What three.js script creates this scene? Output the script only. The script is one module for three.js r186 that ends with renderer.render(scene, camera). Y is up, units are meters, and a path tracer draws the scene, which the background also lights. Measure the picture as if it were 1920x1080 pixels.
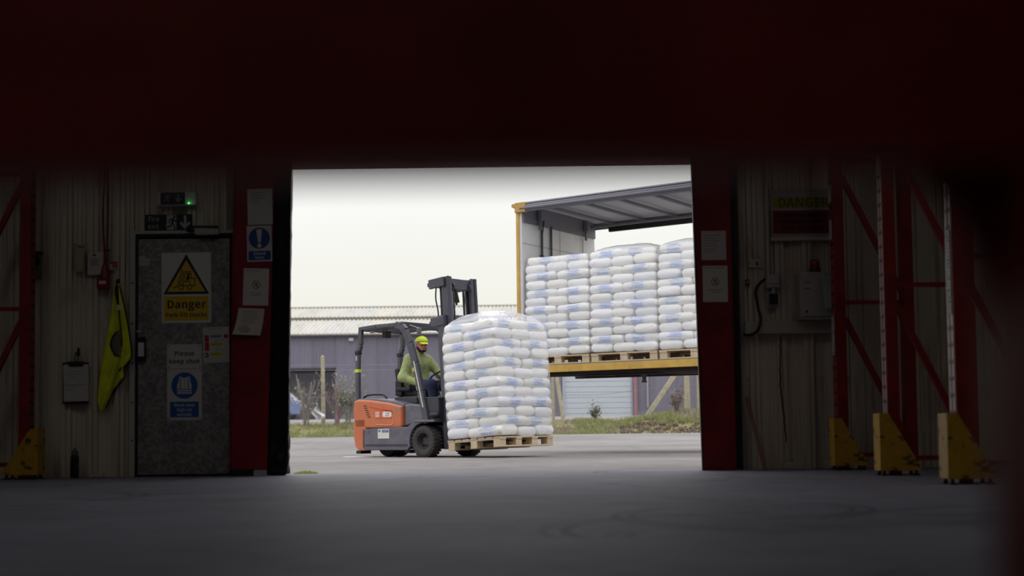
import * as THREE from 'three';
import { RoundedBoxGeometry } from 'three/addons/geometries/RoundedBoxGeometry.js';
import { mergeGeometries, mergeVertices, toCreasedNormals } from 'three/addons/utils/BufferGeometryUtils.js';

// ------------------------------------------------------------------ camera, sky, exposure
const scene = new THREE.Scene();
const FOCAL = 2400;                                  // focal length in pixels of a 1920-wide frame
const camera = new THREE.PerspectiveCamera(2 * Math.atan(540 / FOCAL) * 180 / Math.PI, 1920 / 1080, 0.05, 400);
camera.position.set(0, 0.341, 0);
camera.rotation.order = 'YXZ';
camera.rotation.set(0.0552, 0, -0.0122);
camera.setViewOffset(1920, 1080, 0, -136, 1920, 1080);
camera.focus = 16.5;
camera.userData.fStop = 1.6;
camera.updateMatrixWorld(true);

const EXPOSURE = 1.0;
const SKY_HORIZON = 0.84, SKY_ZENITH = 2.6;          // overcast sky, three times brighter overhead than at the horizon
const renderer = new THREE.WebGLRenderer({ antialias: true });
renderer.toneMapping = THREE.LinearToneMapping;
renderer.toneMappingExposure = EXPOSURE;
renderer.shadowMap.enabled = true;

function rng(seed) { let a = seed >>> 0; return () => { a = (a + 0x6D2B79F5) | 0; let t = Math.imul(a ^ (a >>> 15), 1 | a); t = (t + Math.imul(t ^ (t >>> 7), 61 | t)) ^ t; return ((t ^ (t >>> 14)) >>> 0) / 4294967296; }; }
// periodic value noise for textures
function makeNoise(seed, n = 64) {
  const r = rng(seed), g = new Float32Array(n * n).map(() => r());
  return (x, y, p = n) => {
    const xi = Math.floor(x), yi = Math.floor(y), fx = x - xi, fy = y - yi, sx = fx * fx * (3 - 2 * fx), sy = fy * fy * (3 - 2 * fy);
    const at = (a, b) => g[(((b % p) + p) % p) * n + (((a % p) + p) % p)];
    return (at(xi, yi) * (1 - sx) + at(xi + 1, yi) * sx) * (1 - sy) + (at(xi, yi + 1) * (1 - sx) + at(xi + 1, yi + 1) * sx) * sy;
  };
}
const noiseA = makeNoise(11), noiseB = makeNoise(29);
function fbm(x, y, p, oct = 4, f = noiseA) { let s = 0, a = 0.5, t = 0; for (let i = 0; i < oct; i++) { s += a * f(x, y, Math.min(p, 64)); t += a; x *= 2; y *= 2; p *= 2; a *= 0.5; } return s / t; }
const lerp = THREE.MathUtils.lerp, clamp = THREE.MathUtils.clamp, smooth = THREE.MathUtils.smoothstep;

{ // the sky: a plain overcast, slightly warmer low down, with faint cloud structure all round
  const w = 256, h = 128, d = new Float32Array(w * h * 4);
  for (let j = 0; j < h; j++) for (let i = 0; i < w; i++) {
    const el = ((j + 0.5) / h - 0.5) * Math.PI, s = Math.max(0, Math.sin(el)), k = (j * w + i) * 4;
    const cloud = 1 + 0.06 * (fbm(i / w * 16, j / h * 10, 16, 4) - 0.5) * 2;
    const L = (SKY_HORIZON + (SKY_ZENITH - SKY_HORIZON) * s ** 1.5) * cloud, warm = 1 - smooth(s, 0, 0.35);
    d[k] = L * lerp(0.98, 1.0, warm); d[k + 1] = L * lerp(0.98, 1.0, warm); d[k + 2] = L * lerp(1.04, 0.88, warm); d[k + 3] = 1;
  }
  const t = new THREE.DataTexture(d, w, h, THREE.RGBAFormat, THREE.FloatType);
  t.mapping = THREE.EquirectangularReflectionMapping; t.magFilter = t.minFilter = THREE.LinearFilter; t.wrapS = THREE.RepeatWrapping; t.needsUpdate = true;
  scene.background = t; scene.environment = t;
}

// ------------------------------------------------------------------ helpers
const used = {};
function numbered(n) { const k = used[n] = (used[n] ?? -1) + 1; return k ? n + '_' + String(k).padStart(3, '0') : n; }
function thing(name, label, category, [x, y, z] = [0, 0, 0], turn = 0, group) {
  const o = new THREE.Group(); o.name = numbered(name); scene.add(o); o.position.set(x, y, z); o.rotation.y = turn;
  o.userData = { label, category }; if (group) o.userData.group = group; return o;
}
function tag(o, label, category, group) { o.userData.label = label; o.userData.category = category; if (group) o.userData.group = group; return o; }
function plain(g) { g = g.index ? g.toNonIndexed() : g; for (const k of Object.keys(g.attributes)) if (!['position', 'normal', 'uv'].includes(k)) g.deleteAttribute(k); if (!g.attributes.normal) g.computeVertexNormals(); if (!g.attributes.uv) g.setAttribute('uv', new THREE.BufferAttribute(new Float32Array(g.attributes.position.count * 2), 2)); return g; }
function merge(gs) { gs = [].concat(gs).flat(Infinity); return gs.length === 1 ? gs[0] : mergeGeometries(gs.map(plain)); }
function metreUV(g) { // uv in metres by the way each face looks
  g = plain(g); const p = g.attributes.position, n = g.attributes.normal, uv = g.attributes.uv;
  for (let i = 0; i < p.count; i += 3) {
    const nx = Math.abs(n.getX(i) + n.getX(i + 1) + n.getX(i + 2)), ny = Math.abs(n.getY(i) + n.getY(i + 1) + n.getY(i + 2)), nz = Math.abs(n.getZ(i) + n.getZ(i + 1) + n.getZ(i + 2));
    for (let j = i; j < i + 3; j++) if (ny >= nx && ny >= nz) uv.setXY(j, p.getX(j), p.getZ(j)); else if (nx > nz) uv.setXY(j, p.getZ(j), p.getY(j)); else uv.setXY(j, p.getX(j), p.getY(j));
  }
  return g;
}
function obj(name, gs, m, parent = scene, raw = false) {
  let g = merge(gs); if (!raw) g = metreUV(g);
  const o = new THREE.Mesh(g, m); o.name = parent === scene ? numbered(name) : name; o.castShadow = o.receiveShadow = true; parent.add(o); return o;
}
function partNames(o) { const seen = {}; for (const c of o.children) { const b = c.name, k = seen[b] = (seen[b] ?? -1) + 1; if (k) c.name = b + '_' + String(k).padStart(3, '0'); partNames(c); } }
function struct(name, gs, m, raw) { const o = obj(name, gs, m, scene, raw); o.userData.kind = 'structure'; return o; }
function structGroup(name) { const o = new THREE.Group(); o.name = numbered(name); o.userData.kind = 'structure'; scene.add(o); return o; }
const T = (g, x = 0, y = 0, z = 0) => g.translate(x, y, z);
function box(w, h, d, x = 0, y = 0, z = 0, r = 0) { const m = Math.min(w, h, d); return T(r ? new RoundedBoxGeometry(w, h, d, 2, Math.min(r, m * 0.49)) : new THREE.BoxGeometry(w, h, d), x, y, z); }
function cyl(r0, r1, h, x = 0, y = 0, z = 0, axis = 'y', seg = 20) { const g = new THREE.CylinderGeometry(r1, r0, h, seg); if (axis === 'x') g.rotateZ(-Math.PI / 2); if (axis === 'z') g.rotateX(Math.PI / 2); return T(g, x, y, z); }
const V = (a) => new THREE.Vector3(a[0], a[1], a[2]);
function bar(a, b, w, d, r = 0) { // a box from a to b, w across, d deep
  const A = V(a), B = V(b), L = A.distanceTo(B), g = r ? new RoundedBoxGeometry(w, L, d, 2, r) : new THREE.BoxGeometry(w, L, d), m = new THREE.Matrix4();
  const y = B.clone().sub(A).normalize(), ref = Math.abs(y.z) > 0.95 ? new THREE.Vector3(1, 0, 0) : new THREE.Vector3(0, 0, 1), x = y.clone().cross(ref).normalize(), z = x.clone().cross(y);
  m.makeBasis(x, y, z).setPosition(A.add(B).multiplyScalar(0.5)); return g.applyMatrix4(m);
}
function rod(a, b, r, seg = 10, r1 = r) { const A = V(a), B = V(b), g = new THREE.CylinderGeometry(r1, r, A.distanceTo(B), seg), q = new THREE.Quaternion().setFromUnitVectors(new THREE.Vector3(0, 1, 0), B.clone().sub(A).normalize()); g.applyQuaternion(q); const c = A.add(B).multiplyScalar(0.5); return T(g, c.x, c.y, c.z); }
function tube(pts, r, seg = 40, rs = 8) { return new THREE.TubeGeometry(new THREE.CatmullRomCurve3(pts.map(V), false, 'catmullrom', 0.5), seg, r, rs); }
function ext(pts, depth, bevel = 0, seg = 2) { // outline in x,y pushed along z, centred on z
  const s = pts instanceof THREE.Shape ? pts : new THREE.Shape(pts.map(([x, y]) => new THREE.Vector2(x, y)));
  return T(new THREE.ExtrudeGeometry(s, { depth: depth - 2 * bevel, bevelEnabled: bevel > 0, bevelSize: bevel, bevelThickness: bevel, bevelOffset: -bevel, bevelSegments: seg, curveSegments: 10 }), 0, 0, -depth / 2 + bevel);
}
function hexa(b, t) { // solid between a lower and an upper quadrilateral (counter-clockwise seen from above)
  const q = (a, b2, c, d) => [a, b2, c, a, c, d], P = [];
  for (const f of [q(...t), q(b[3], b[2], b[1], b[0]), ...[0, 1, 2, 3].map((i) => q(b[i], b[(i + 1) % 4], t[(i + 1) % 4], t[i]))]) P.push(...f);
  const g = new THREE.BufferGeometry(); g.setAttribute('position', new THREE.BufferAttribute(new Float32Array(P.flat()), 3)); g.computeVertexNormals(); return g;
}
function grid(nu, nv, f) { // surface f(u, v) -> [x, y, z]
  const g = new THREE.PlaneGeometry(1, 1, nu, nv), p = g.attributes.position, uv = g.attributes.uv;
  for (let i = 0; i < p.count; i++) p.setXYZ(i, ...f(uv.getX(i), uv.getY(i)));
  g.computeVertexNormals(); return g;
}
function shell(nu, nv, f, t) { // the same with thickness t along the normal, closed by its two faces
  const a = grid(nu, nv, f), b = a.clone(), p = b.attributes.position, n = a.attributes.normal, idx = b.index.array;
  for (let i = 0; i < p.count; i++) p.setXYZ(i, p.getX(i) - n.getX(i) * t, p.getY(i) - n.getY(i) * t, p.getZ(i) - n.getZ(i) * t);
  for (let i = 0; i < idx.length; i += 3) { const s = idx[i]; idx[i] = idx[i + 1]; idx[i + 1] = s; }
  b.computeVertexNormals(); return [plain(a), plain(b)];
}
// a point of the plane at depth z, measured off the photograph: (px, py) in its 1920 x 1080 frame, taken from a survey point at eye height EYE
const EYE = 0.341, SURVEY = new THREE.Euler(0.0552, 0, -0.0122, 'YXZ');
function at(px, py, z) {
  const d = new THREE.Vector3((px - 960) / FOCAL, (676 - py) / FOCAL, -1).applyEuler(SURVEY), t = z / d.z;
  return [d.x * t, EYE + d.y * t, z];
}
// textures
function dataTex(n, repeat, f, srgb = true) { // f(u, v) -> [r, g, b] 0..1
  const d = new Uint8Array(n * n * 4);
  for (let j = 0; j < n; j++) for (let i = 0; i < n; i++) { const c = f(i / n, j / n), k = (j * n + i) * 4; for (let q = 0; q < 3; q++) d[k + q] = clamp((Array.isArray(c) ? c[q] : c) * 255, 0, 255); d[k + 3] = 255; }
  const t = new THREE.DataTexture(d, n, n); t.wrapS = t.wrapT = THREE.RepeatWrapping; t.magFilter = t.minFilter = THREE.LinearFilter; t.repeat.set(repeat, repeat); if (srgb) t.colorSpace = THREE.SRGBColorSpace; t.needsUpdate = true; return t;
}
function canvasTex(w, h, draw, repeat) {
  const c = document.createElement('canvas'); c.width = w; c.height = h; const x = c.getContext('2d'); draw(x, w, h);
  const t = new THREE.CanvasTexture(c); t.colorSpace = THREE.SRGBColorSpace; if (repeat) { t.wrapS = t.wrapT = THREE.RepeatWrapping; t.repeat.set(repeat, repeat); } return t;
}
const rgb = (hex) => { const c = parseInt(hex.slice(1), 16); return [(c >> 16) / 255, ((c >> 8) & 255) / 255, (c & 255) / 255]; };
const mixc = (a, b, t) => a.map((v, i) => v + (b[i] - v) * t);
const std = (color, roughness = 0.6, metalness = 0, o = {}) => new THREE.MeshStandardMaterial({ color, roughness, metalness, ...o });
const phys = (color, roughness, metalness, o) => new THREE.MeshPhysicalMaterial({ color, roughness, metalness, ...o });

// ------------------------------------------------------------------ materials
const bumpFine = dataTex(256, 2, (u, v) => fbm(u * 32, v * 32, 32, 4), false);
const bumpRust = dataTex(256, 1, (u, v) => fbm(u * 16, v * 16, 16, 5, noiseB), false);
const patches = (c, f0, amp, rep, seed = noiseA) => dataTex(256, rep, (u, v) => { const n = fbm(u * f0, v * f0, f0, 5, seed) - 0.5, s = fbm(u * 32, v * 32, 32, 2, noiseB) - 0.5; return rgb(c).map((x) => x * (1 + amp * n * 2 + amp * 0.4 * s)); });
const claddingMap = dataTex(512, 1 / 3, (u, v) => { // cream painted sheet with drips and grime of its own
  const drip = smooth(fbm(u * 64, v * 3, 64, 3, noiseB), 0.6, 0.85), stain = smooth(fbm(u * 10, v * 6, 10, 5), 0.58, 0.78);
  let c = mixc(rgb('#d0c4ae'), rgb('#b9ac95'), fbm(u * 8, v * 8, 8, 4)); c = mixc(c, rgb('#8a6f55'), drip * 0.5); return mixc(c, rgb('#95826a'), stain * 0.5);
});
const M = {
  cladding: std('#ffffff', 0.55, 0, { map: claddingMap }),
  wallInner: std('#8d867b', 0.85),
  redSteel: std('#ffffff', 0.45, 0, { map: patches('#7e1016', 8, 0.18, 0.7), bumpMap: bumpFine, bumpScale: 0.0004 }),
  rackRed: std('#ffffff', 0.42, 0, { map: patches('#8a2018', 8, 0.2, 1.2) }),
  guardYellow: std('#ffffff', 0.5, 0, { map: dataTex(256, 1.6, (u, v) => { const w = smooth(fbm(u * 8, v * 14, 8, 5), 0.6, 0.72); return mixc(mixc(rgb('#c79a1e'), rgb('#a87c16'), fbm(u * 16, v * 16, 16, 3)), rgb('#3a2c1a'), w * 0.8); }) }),
  black: std('#141416', 0.5), blackRubber: std('#1a1a1c', 0.75), blackPlastic: std('#0b0b0d', 0.25),
  paper: std('#cfc9bc', 0.8), white: std('#c8c6c0', 0.5), greyBox: std('#a7a297', 0.45), offwhite: std('#b5ad9e', 0.6),
  galv: std('#ffffff', 0.5, 0.35, { map: dataTex(512, 0.8, (u, v) => { const a = fbm(u * 64, v * 64, 64, 2), b = fbm(u * 20, v * 20, 20, 3, noiseB), r = smooth(fbm(u * 6, v * 6, 6, 4), 0.6, 0.8); let c = mixc(rgb('#76726d'), rgb('#9b958d'), smooth(a * 0.6 + b * 0.4, 0.3, 0.7)); return mixc(c, rgb('#6d4236'), r * 0.35); }) }),
  darkMetal: std('#2a2a2c', 0.45, 0.4), wood: std('#ffffff', 0.8, 0, { map: dataTex(256, 1, (u, v) => mixc(rgb('#ddcdb2'), rgb('#bfa783'), fbm(u * 4, v * 48, 48, 4))) }),
  stick: std('#8a6248', 0.75),
  forkGrey: std('#ffffff', 0.45, 0, { map: patches('#63616b', 10, 0.12, 1.1) }), forkDark: std('#3a3a42', 0.45, 0.1), forkMid: std('#64646c', 0.5), mast: std('#ffffff', 0.42, 0.1, { map: patches('#4c4b54', 8, 0.12, 1.4) }),
  orange: std('#ffffff', 0.38, 0, { map: dataTex(256, 0.9, (u, v) => { const s = smooth(fbm(u * 10, v * 10, 10, 5, noiseB), 0.66, 0.76); return mixc(mixc(rgb('#ca734b'), rgb('#bf6840'), fbm(u * 8, v * 8, 8, 3)), rgb('#8b7a68'), s * 0.5); }) }),
  tyre: std('#ffffff', 0.85, 0, { map: patches('#3f3b3b', 16, 0.2, 3), bumpMap: bumpFine, bumpScale: 0.001 }), rim: std('#3a3536', 0.6, 0.2),
  trailerYellow: std('#ffffff', 0.5, 0, { map: patches('#cba550', 12, 0.1, 0.9) }), trailerGrey: std('#6c6b74', 0.5, 0.1), trailerWhite: std('#ffffff', 0.5, 0, { map: patches('#dcdcde', 6, 0.05, 0.7) }),
  chassis: std('#2b1c20', 0.6), skin: std('#b9806c', 0.6), denim: std('#28304c', 0.9), boot: std('#1d1a19', 0.7), beard: std('#221c1a', 0.9),
  lime: std('#ffffff', 0.8, 0, { map: patches('#a0ac72', 10, 0.16, 2.5) }), capYellow: std('#d8ea3a', 0.7), reflective: std('#b9b9a8', 0.4, 0.2), glove: std('#8d8a72', 0.9),
  asphaltFar: std('#ffffff', 0.9, 0, { map: patches('#8f8983', 12, 0.12, 0.12) }),
};
// ------------------------------------------------------------------ the setting: warehouse shell
const WZ = -10.7;                                     // inner face of the front wall
const WALL_TOP = 5.2, LEFT = -8.5, RIGHT = 6.5, BACK = 6;
const openL = at(541, 700, WZ)[0] - 0.1, openR = at(1309, 700, WZ)[0] + 0.14, openTop = at(920, 303, WZ)[1];
const floorMap = canvasTex(2048, 2048, (x, w, h) => {
  const img = x.createImageData(w, h);
  for (let j = 0; j < h; j++) for (let i = 0; i < w; i++) {
    const u = i / w, v = j / h, a = fbm(u * 12, v * 12, 12, 5), b = fbm(u * 60, v * 60, 60, 2, noiseB), k = (j * w + i) * 4;
    const s = 0.88 + 0.3 * (a - 0.5) + 0.14 * (b - 0.5); img.data[k] = 128 * s; img.data[k + 1] = 125 * s; img.data[k + 2] = 134 * s; img.data[k + 3] = 255;
  }
  x.putImageData(img, 0, 0);
  const r = rng(5); x.lineCap = 'round';
  for (let i = 0; i < 70; i++) { // curved tyre scrubs left by turning trucks
    const cx = r() * w, cy = r() * h, R = 60 + r() * 330, a0 = r() * 6.3, len = 0.5 + r() * 1.8;
    for (const o of [0, 18]) for (let k = 0; k < 5; k++) { x.strokeStyle = `rgba(45,42,46,${0.09 + r() * 0.15})`; x.lineWidth = 2 + r() * 8; x.beginPath(); x.ellipse(cx, cy, R + o + r() * 8, (R + o) * 0.9 + r() * 8, 0, a0 + r() * 0.15, a0 + len - r() * 0.2); x.stroke(); }
  }
}, 1 / 8);
floorMap.flipY = true;
const floorMat = std('#ffffff', 0.62, 0, { map: floorMap, bumpMap: bumpFine, bumpScale: 0.0006 });
struct('floor', box(RIGHT - LEFT, 0.25, BACK + 10.95, (RIGHT + LEFT) / 2, -0.125, (BACK - 10.95) / 2), floorMat);
const steelDeck = std('#57514d', 0.7);
const STRIPS = [-4.6, -0.6, 3.4], SW = 1.0, SZ0 = -7.4, SZ1 = -4.2; // three rooflights light the inside of the front wall from above
{
  const g = [box(RIGHT - LEFT + 0.4, 0.2, SZ0 + 11.1, (RIGHT + LEFT) / 2, WALL_TOP + 0.1, (SZ0 - 11.1) / 2), box(RIGHT - LEFT + 0.4, 0.2, 1.6 - SZ1, (RIGHT + LEFT) / 2, WALL_TOP + 0.1, (1.6 + SZ1) / 2), box(RIGHT - LEFT + 0.4, 0.2, BACK - 3.2, (RIGHT + LEFT) / 2, WALL_TOP + 0.1, (BACK + 3.6) / 2), box(-2.0 - LEFT + 0.2, 0.2, 1.8, (LEFT - 2.2) / 2, WALL_TOP + 0.1, 2.5), box(RIGHT + 0.4, 0.2, 1.8, (RIGHT) / 2, WALL_TOP + 0.1, 2.5)], xs = [LEFT - 0.2, ...STRIPS.flatMap((x) => [x - SW / 2, x + SW / 2]), RIGHT + 0.2];
  for (let i = 0; i < xs.length; i += 2) g.push(box(xs[i + 1] - xs[i], 0.2, SZ1 - SZ0, (xs[i] + xs[i + 1]) / 2, WALL_TOP + 0.1, (SZ0 + SZ1) / 2));
  struct('ceiling', g, steelDeck);
  { const w = structGroup('window_4'); obj('pane', box(1.9, 0.006, 1.9, -1.1, WALL_TOP + 0.204, 2.5), phys('#ffffff', 0.05, 0, { transmission: 1, thickness: 0 }), w); for (const x of [-1.1]) obj('glazing_bar', box(0.05, 0.05, 1.8, x, WALL_TOP + 0.175, 2.5), M.greyBox, w); partNames(w); }
  STRIPS.forEach((x, i) => { const w = structGroup('window_' + (i + 1)); obj('pane', box(SW + 0.1, 0.006, SZ1 - SZ0 + 0.1, x, WALL_TOP + 0.204, (SZ0 + SZ1) / 2), phys('#ffffff', 0.05, 0, { transmission: 1, thickness: 0 }), w); for (let k = 0; k < 2; k++) obj('glazing_bar', box(SW, 0.05, 0.04, x, WALL_TOP + 0.175, lerp(SZ0, SZ1, (k + 0.5) / 2)), M.greyBox, w); partNames(w); });
}
struct('wall_back', box(RIGHT - LEFT + 0.4, WALL_TOP, 0.2, (RIGHT + LEFT) / 2, WALL_TOP / 2, BACK + 0.1), M.wallInner);
struct('wall_left', box(0.2, WALL_TOP, BACK + 10.95, LEFT - 0.1, WALL_TOP / 2, (BACK - 10.95) / 2), M.wallInner);
struct('wall_right', box(0.2, WALL_TOP, BACK + 10.95, RIGHT + 0.1, WALL_TOP / 2, (BACK - 10.95) / 2), M.wallInner);

// corrugated cladding: each sheet is a piece of the wall
const RIB = 0.03;
function sheetGeo(w, h, ribs) {
  const s = [[0.006, 0]], p = w / ribs;
  const groove = (x, y, d) => s.push([x - 0.008, y], [x - 0.004, y - d], [x + 0.004, y - d], [x + 0.008, y]);
  for (let i = 0; i < ribs; i++) { const x = i * p; if (i) groove(x + p * 0.02, 0, 0.006); groove(x + p * 0.16, 0, 0.006); s.push([x + p * 0.30, 0], [x + p * 0.32, RIB], [x + p * 0.44, RIB]); groove(x + p * 0.50, RIB, 0.016); s.push([x + p * 0.66, RIB], [x + p * 0.69, 0]); if (i % 2) groove(x + p * 0.84, 0, 0.007); }
  s.push([w - 0.006, 0], [w - 0.006, -0.014], [0.006, -0.014]);
  const g = ext(s, h); g.rotateX(-Math.PI / 2); return g.scale(1, 1, -1).translate(0, 0, 0);
}
function flip(g) { g = plain(g); const p = g.attributes.position.array; for (let i = 0; i < p.length; i += 9) for (let k = 0; k < 3; k++) { const s = p[i + 3 + k]; p[i + 3 + k] = p[i + 6 + k]; p[i + 6 + k] = s; } g.computeVertexNormals(); return g; }
const sheetCache = {};
function sheets(parent, x0, x1, y0, y1, z, w0, ribs, mats = [M.cladding]) {
  const n = Math.max(1, Math.round((x1 - x0) / w0)), w = (x1 - x0) / n;
  for (let i = 0; i < n; i++) {
    const key = [w.toFixed(3), (y1 - y0).toFixed(3), ribs].join();
    const g = sheetCache[key] ??= metreUV(flip(sheetGeo(w, y1 - y0, ribs)));
    const o = new THREE.Mesh(g, mats[i % mats.length]); o.name = 'cladding_panel'; o.castShadow = o.receiveShadow = true; o.position.set(x0 + i * w, (y0 + y1) / 2, z); parent.add(o);
  }
}
const doorL = at(254, 600, WZ)[0], doorR = at(437, 600, WZ)[0], doorTop = at(345, 440, WZ)[1];
const cladA = M.cladding, cladB = M.cladding.clone(), cladC = M.cladding.clone();
cladB.map = claddingMap.clone(); cladB.map.offset.set(0.37, 0.2); cladB.map.needsUpdate = true; cladC.map = claddingMap.clone(); cladC.map.offset.set(0.7, 0.61); cladC.map.needsUpdate = true;
{
  const w = structGroup('wall_front_left');
  obj('wall_core', [box(doorL - LEFT, WALL_TOP, 0.2, (doorL + LEFT) / 2, WALL_TOP / 2, WZ - 0.14), box(openL - doorL, WALL_TOP - doorTop, 0.2, (openL + doorL) / 2, (WALL_TOP + doorTop) / 2, WZ - 0.14), box(openL - doorR, doorTop, 0.2, (openL + doorR) / 2, doorTop / 2, WZ - 0.14), box(doorR - doorL, doorTop, 0.06, (doorL + doorR) / 2, doorTop / 2, WZ - 0.21)], M.wallInner, w);
  sheets(w, LEFT, doorL - 0.02, 0.0, WALL_TOP, WZ - RIB, 0.94, 4, [cladA, cladB, cladC]);
  sheets(w, doorL - 0.02, openL - 0.42, doorTop + 0.03, WALL_TOP, WZ - RIB, 0.94, 4, [cladB]);
  partNames(w);
}
{
  const w = structGroup('wall_front_right'), x0 = at(1388, 600, WZ)[0];
  obj('wall_core', box(RIGHT - openR, WALL_TOP, 0.2, (RIGHT + openR) / 2, WALL_TOP / 2, WZ - 0.14), M.wallInner, w);
  sheets(w, x0, RIGHT, 0.0, WALL_TOP, WZ - RIB, 0.94, 4, [cladC, cladA, cladB]);
  partNames(w);
}
struct('wall_front_top', box(openR - openL, WALL_TOP - openTop, 0.24, (openR + openL) / 2, (WALL_TOP + openTop) / 2, WZ - 0.13), M.redSteel);
{ // the red header over the opening
  const l = structGroup('trim_1');
  obj('header_beam', [box(openR - openL + 0.5, 0.012, 0.16, (openR + openL) / 2, openTop + 0.006, WZ + 0.08), box(openR - openL + 0.5, 0.24, 0.012, (openR + openL) / 2, openTop + 0.12, WZ + 0.155), box(openR - openL + 0.5, 0.012, 0.16, (openR + openL) / 2, openTop + 0.24, WZ + 0.08)], M.redSteel, l);
}
// red door posts: tapered folded steel, splaying out towards the floor
function quad(l, r, y, z0, z1) { return [[l, y, z1], [r, y, z1], [r, y, z0], [l, y, z0]]; }
{
  const z1 = WZ + 0.14, z0 = WZ - 0.02, t = [at(441, 340, z1), at(513, 340, z1)], b = [at(434, 876, z1), at(500, 878, z1)];
  const up = (k, y) => { const f = (y - b[k][1]) / (t[k][1] - b[k][1]); return b[k][0] + (t[k][0] - b[k][0]) * f; };
  const p = structGroup('trim_2'), y0 = 0.055, y1 = WALL_TOP;
  obj('door_post', hexa(quad(up(0, y0), up(1, y0), y0, z0, z1), quad(up(0, y1), up(1, y1), y1, z0, z1)), M.redSteel, p);
  obj('door_post_edge', hexa(quad(up(0, y0) - 0.012, up(0, y0), y0, z0, z1 + 0.012), quad(up(0, y1) - 0.012, up(0, y1), y1, z0, z1 + 0.012)), M.redSteel, p);

  // black plastic wrapped jamb between post and opening
  const zb = WZ + 0.1, T1 = [at(513, 340, zb), at(546, 340, zb)], B1 = [at(499, 888, zb), at(539, 888, zb)], r = rng(77);
  const ux = (k, y) => { const f = (y - B1[k][1]) / (T1[k][1] - B1[k][1]); return B1[k][0] + (T1[k][0] - B1[k][0]) * f; };
  const wrap = grid(26, 150, (u, v) => { // u round the jamb, v up
    const y = 0.012 + v * (openTop + 0.2), l = ux(0, y), rr = ux(1, y), crease = (0.010 + 0.022 * Math.exp(-y * 1.6)) * (fbm(u * 9 + 3, y * 7, 64, 3) - 0.5) + 0.012 * Math.exp(-y * 2) * Math.abs(Math.sin(y * 23 + u * 9 + 3 * fbm(u * 5, y * 4, 64, 2)));
    const path = [[l, zb - 0.07], [l, zb], [rr, zb], [rr, zb - 0.07]], seg = clamp(u * 3, 0, 2.999), k = Math.floor(seg), f = seg - k;
    const X = lerp(path[k][0], path[k + 1][0], f), Z = lerp(path[k][1], path[k + 1][1], f), nx = k === 0 ? -1 : k === 2 ? 1 : (f - 0.5) * 0.8, nz = k === 1 ? 1 : 0.2;
    return [X + nx * crease, y, Z + nz * crease];
  });
  const j = thing('wrapped_door_jamb', 'door jamb wrapped in crumpled black plastic between the red post and the opening', 'door jamb');
  obj('plastic_wrap', wrap, std('#0a0a0c', 0.3), j);
  obj('jamb_core', hexa(quad(ux(0, 0.0) + 0.025, ux(1, 0.0) - 0.025, 0.0, WZ + 0.002, zb - 0.03), quad(ux(0, 2.9) + 0.02, ux(1, 2.9) - 0.02, 2.9, WZ + 0.002, zb - 0.03)), M.black, j);
}
{
  const z1 = WZ + 0.14, z0 = WZ + 0.11, t = [at(1296, 320, z1), at(1368, 320, z1)], b = [at(1317, 878, z1), at(1381, 878, z1)];
  const up = (k, y) => { const f = (y - b[k][1]) / (t[k][1] - b[k][1]); return b[k][0] + (t[k][0] - b[k][0]) * f; };
  const p = structGroup('trim_3');
  obj('door_post', hexa(quad(up(0, 0) + 0.006, up(1, 0), 0, z0, z1), quad(up(0, WALL_TOP) + 0.006, up(1, WALL_TOP), WALL_TOP, z0, z1)), M.redSteel, p);
  obj('door_post_edge', hexa(quad(up(0, 0), up(0, 0) + 0.01, 0, z0 - 0.004, z1 + 0.006), quad(up(0, WALL_TOP), up(0, WALL_TOP) + 0.01, WALL_TOP, z0 - 0.004, z1 + 0.006)), M.black, p);
  const k = struct('trim_4', hexa(quad(up(1, 0), up(1, 0) + 0.065, 0, WZ - 0.02, WZ + 0.07), quad(up(1, WALL_TOP), up(1, WALL_TOP) + 0.065, WALL_TOP, WZ - 0.02, WZ + 0.07)), M.black);

}
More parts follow.
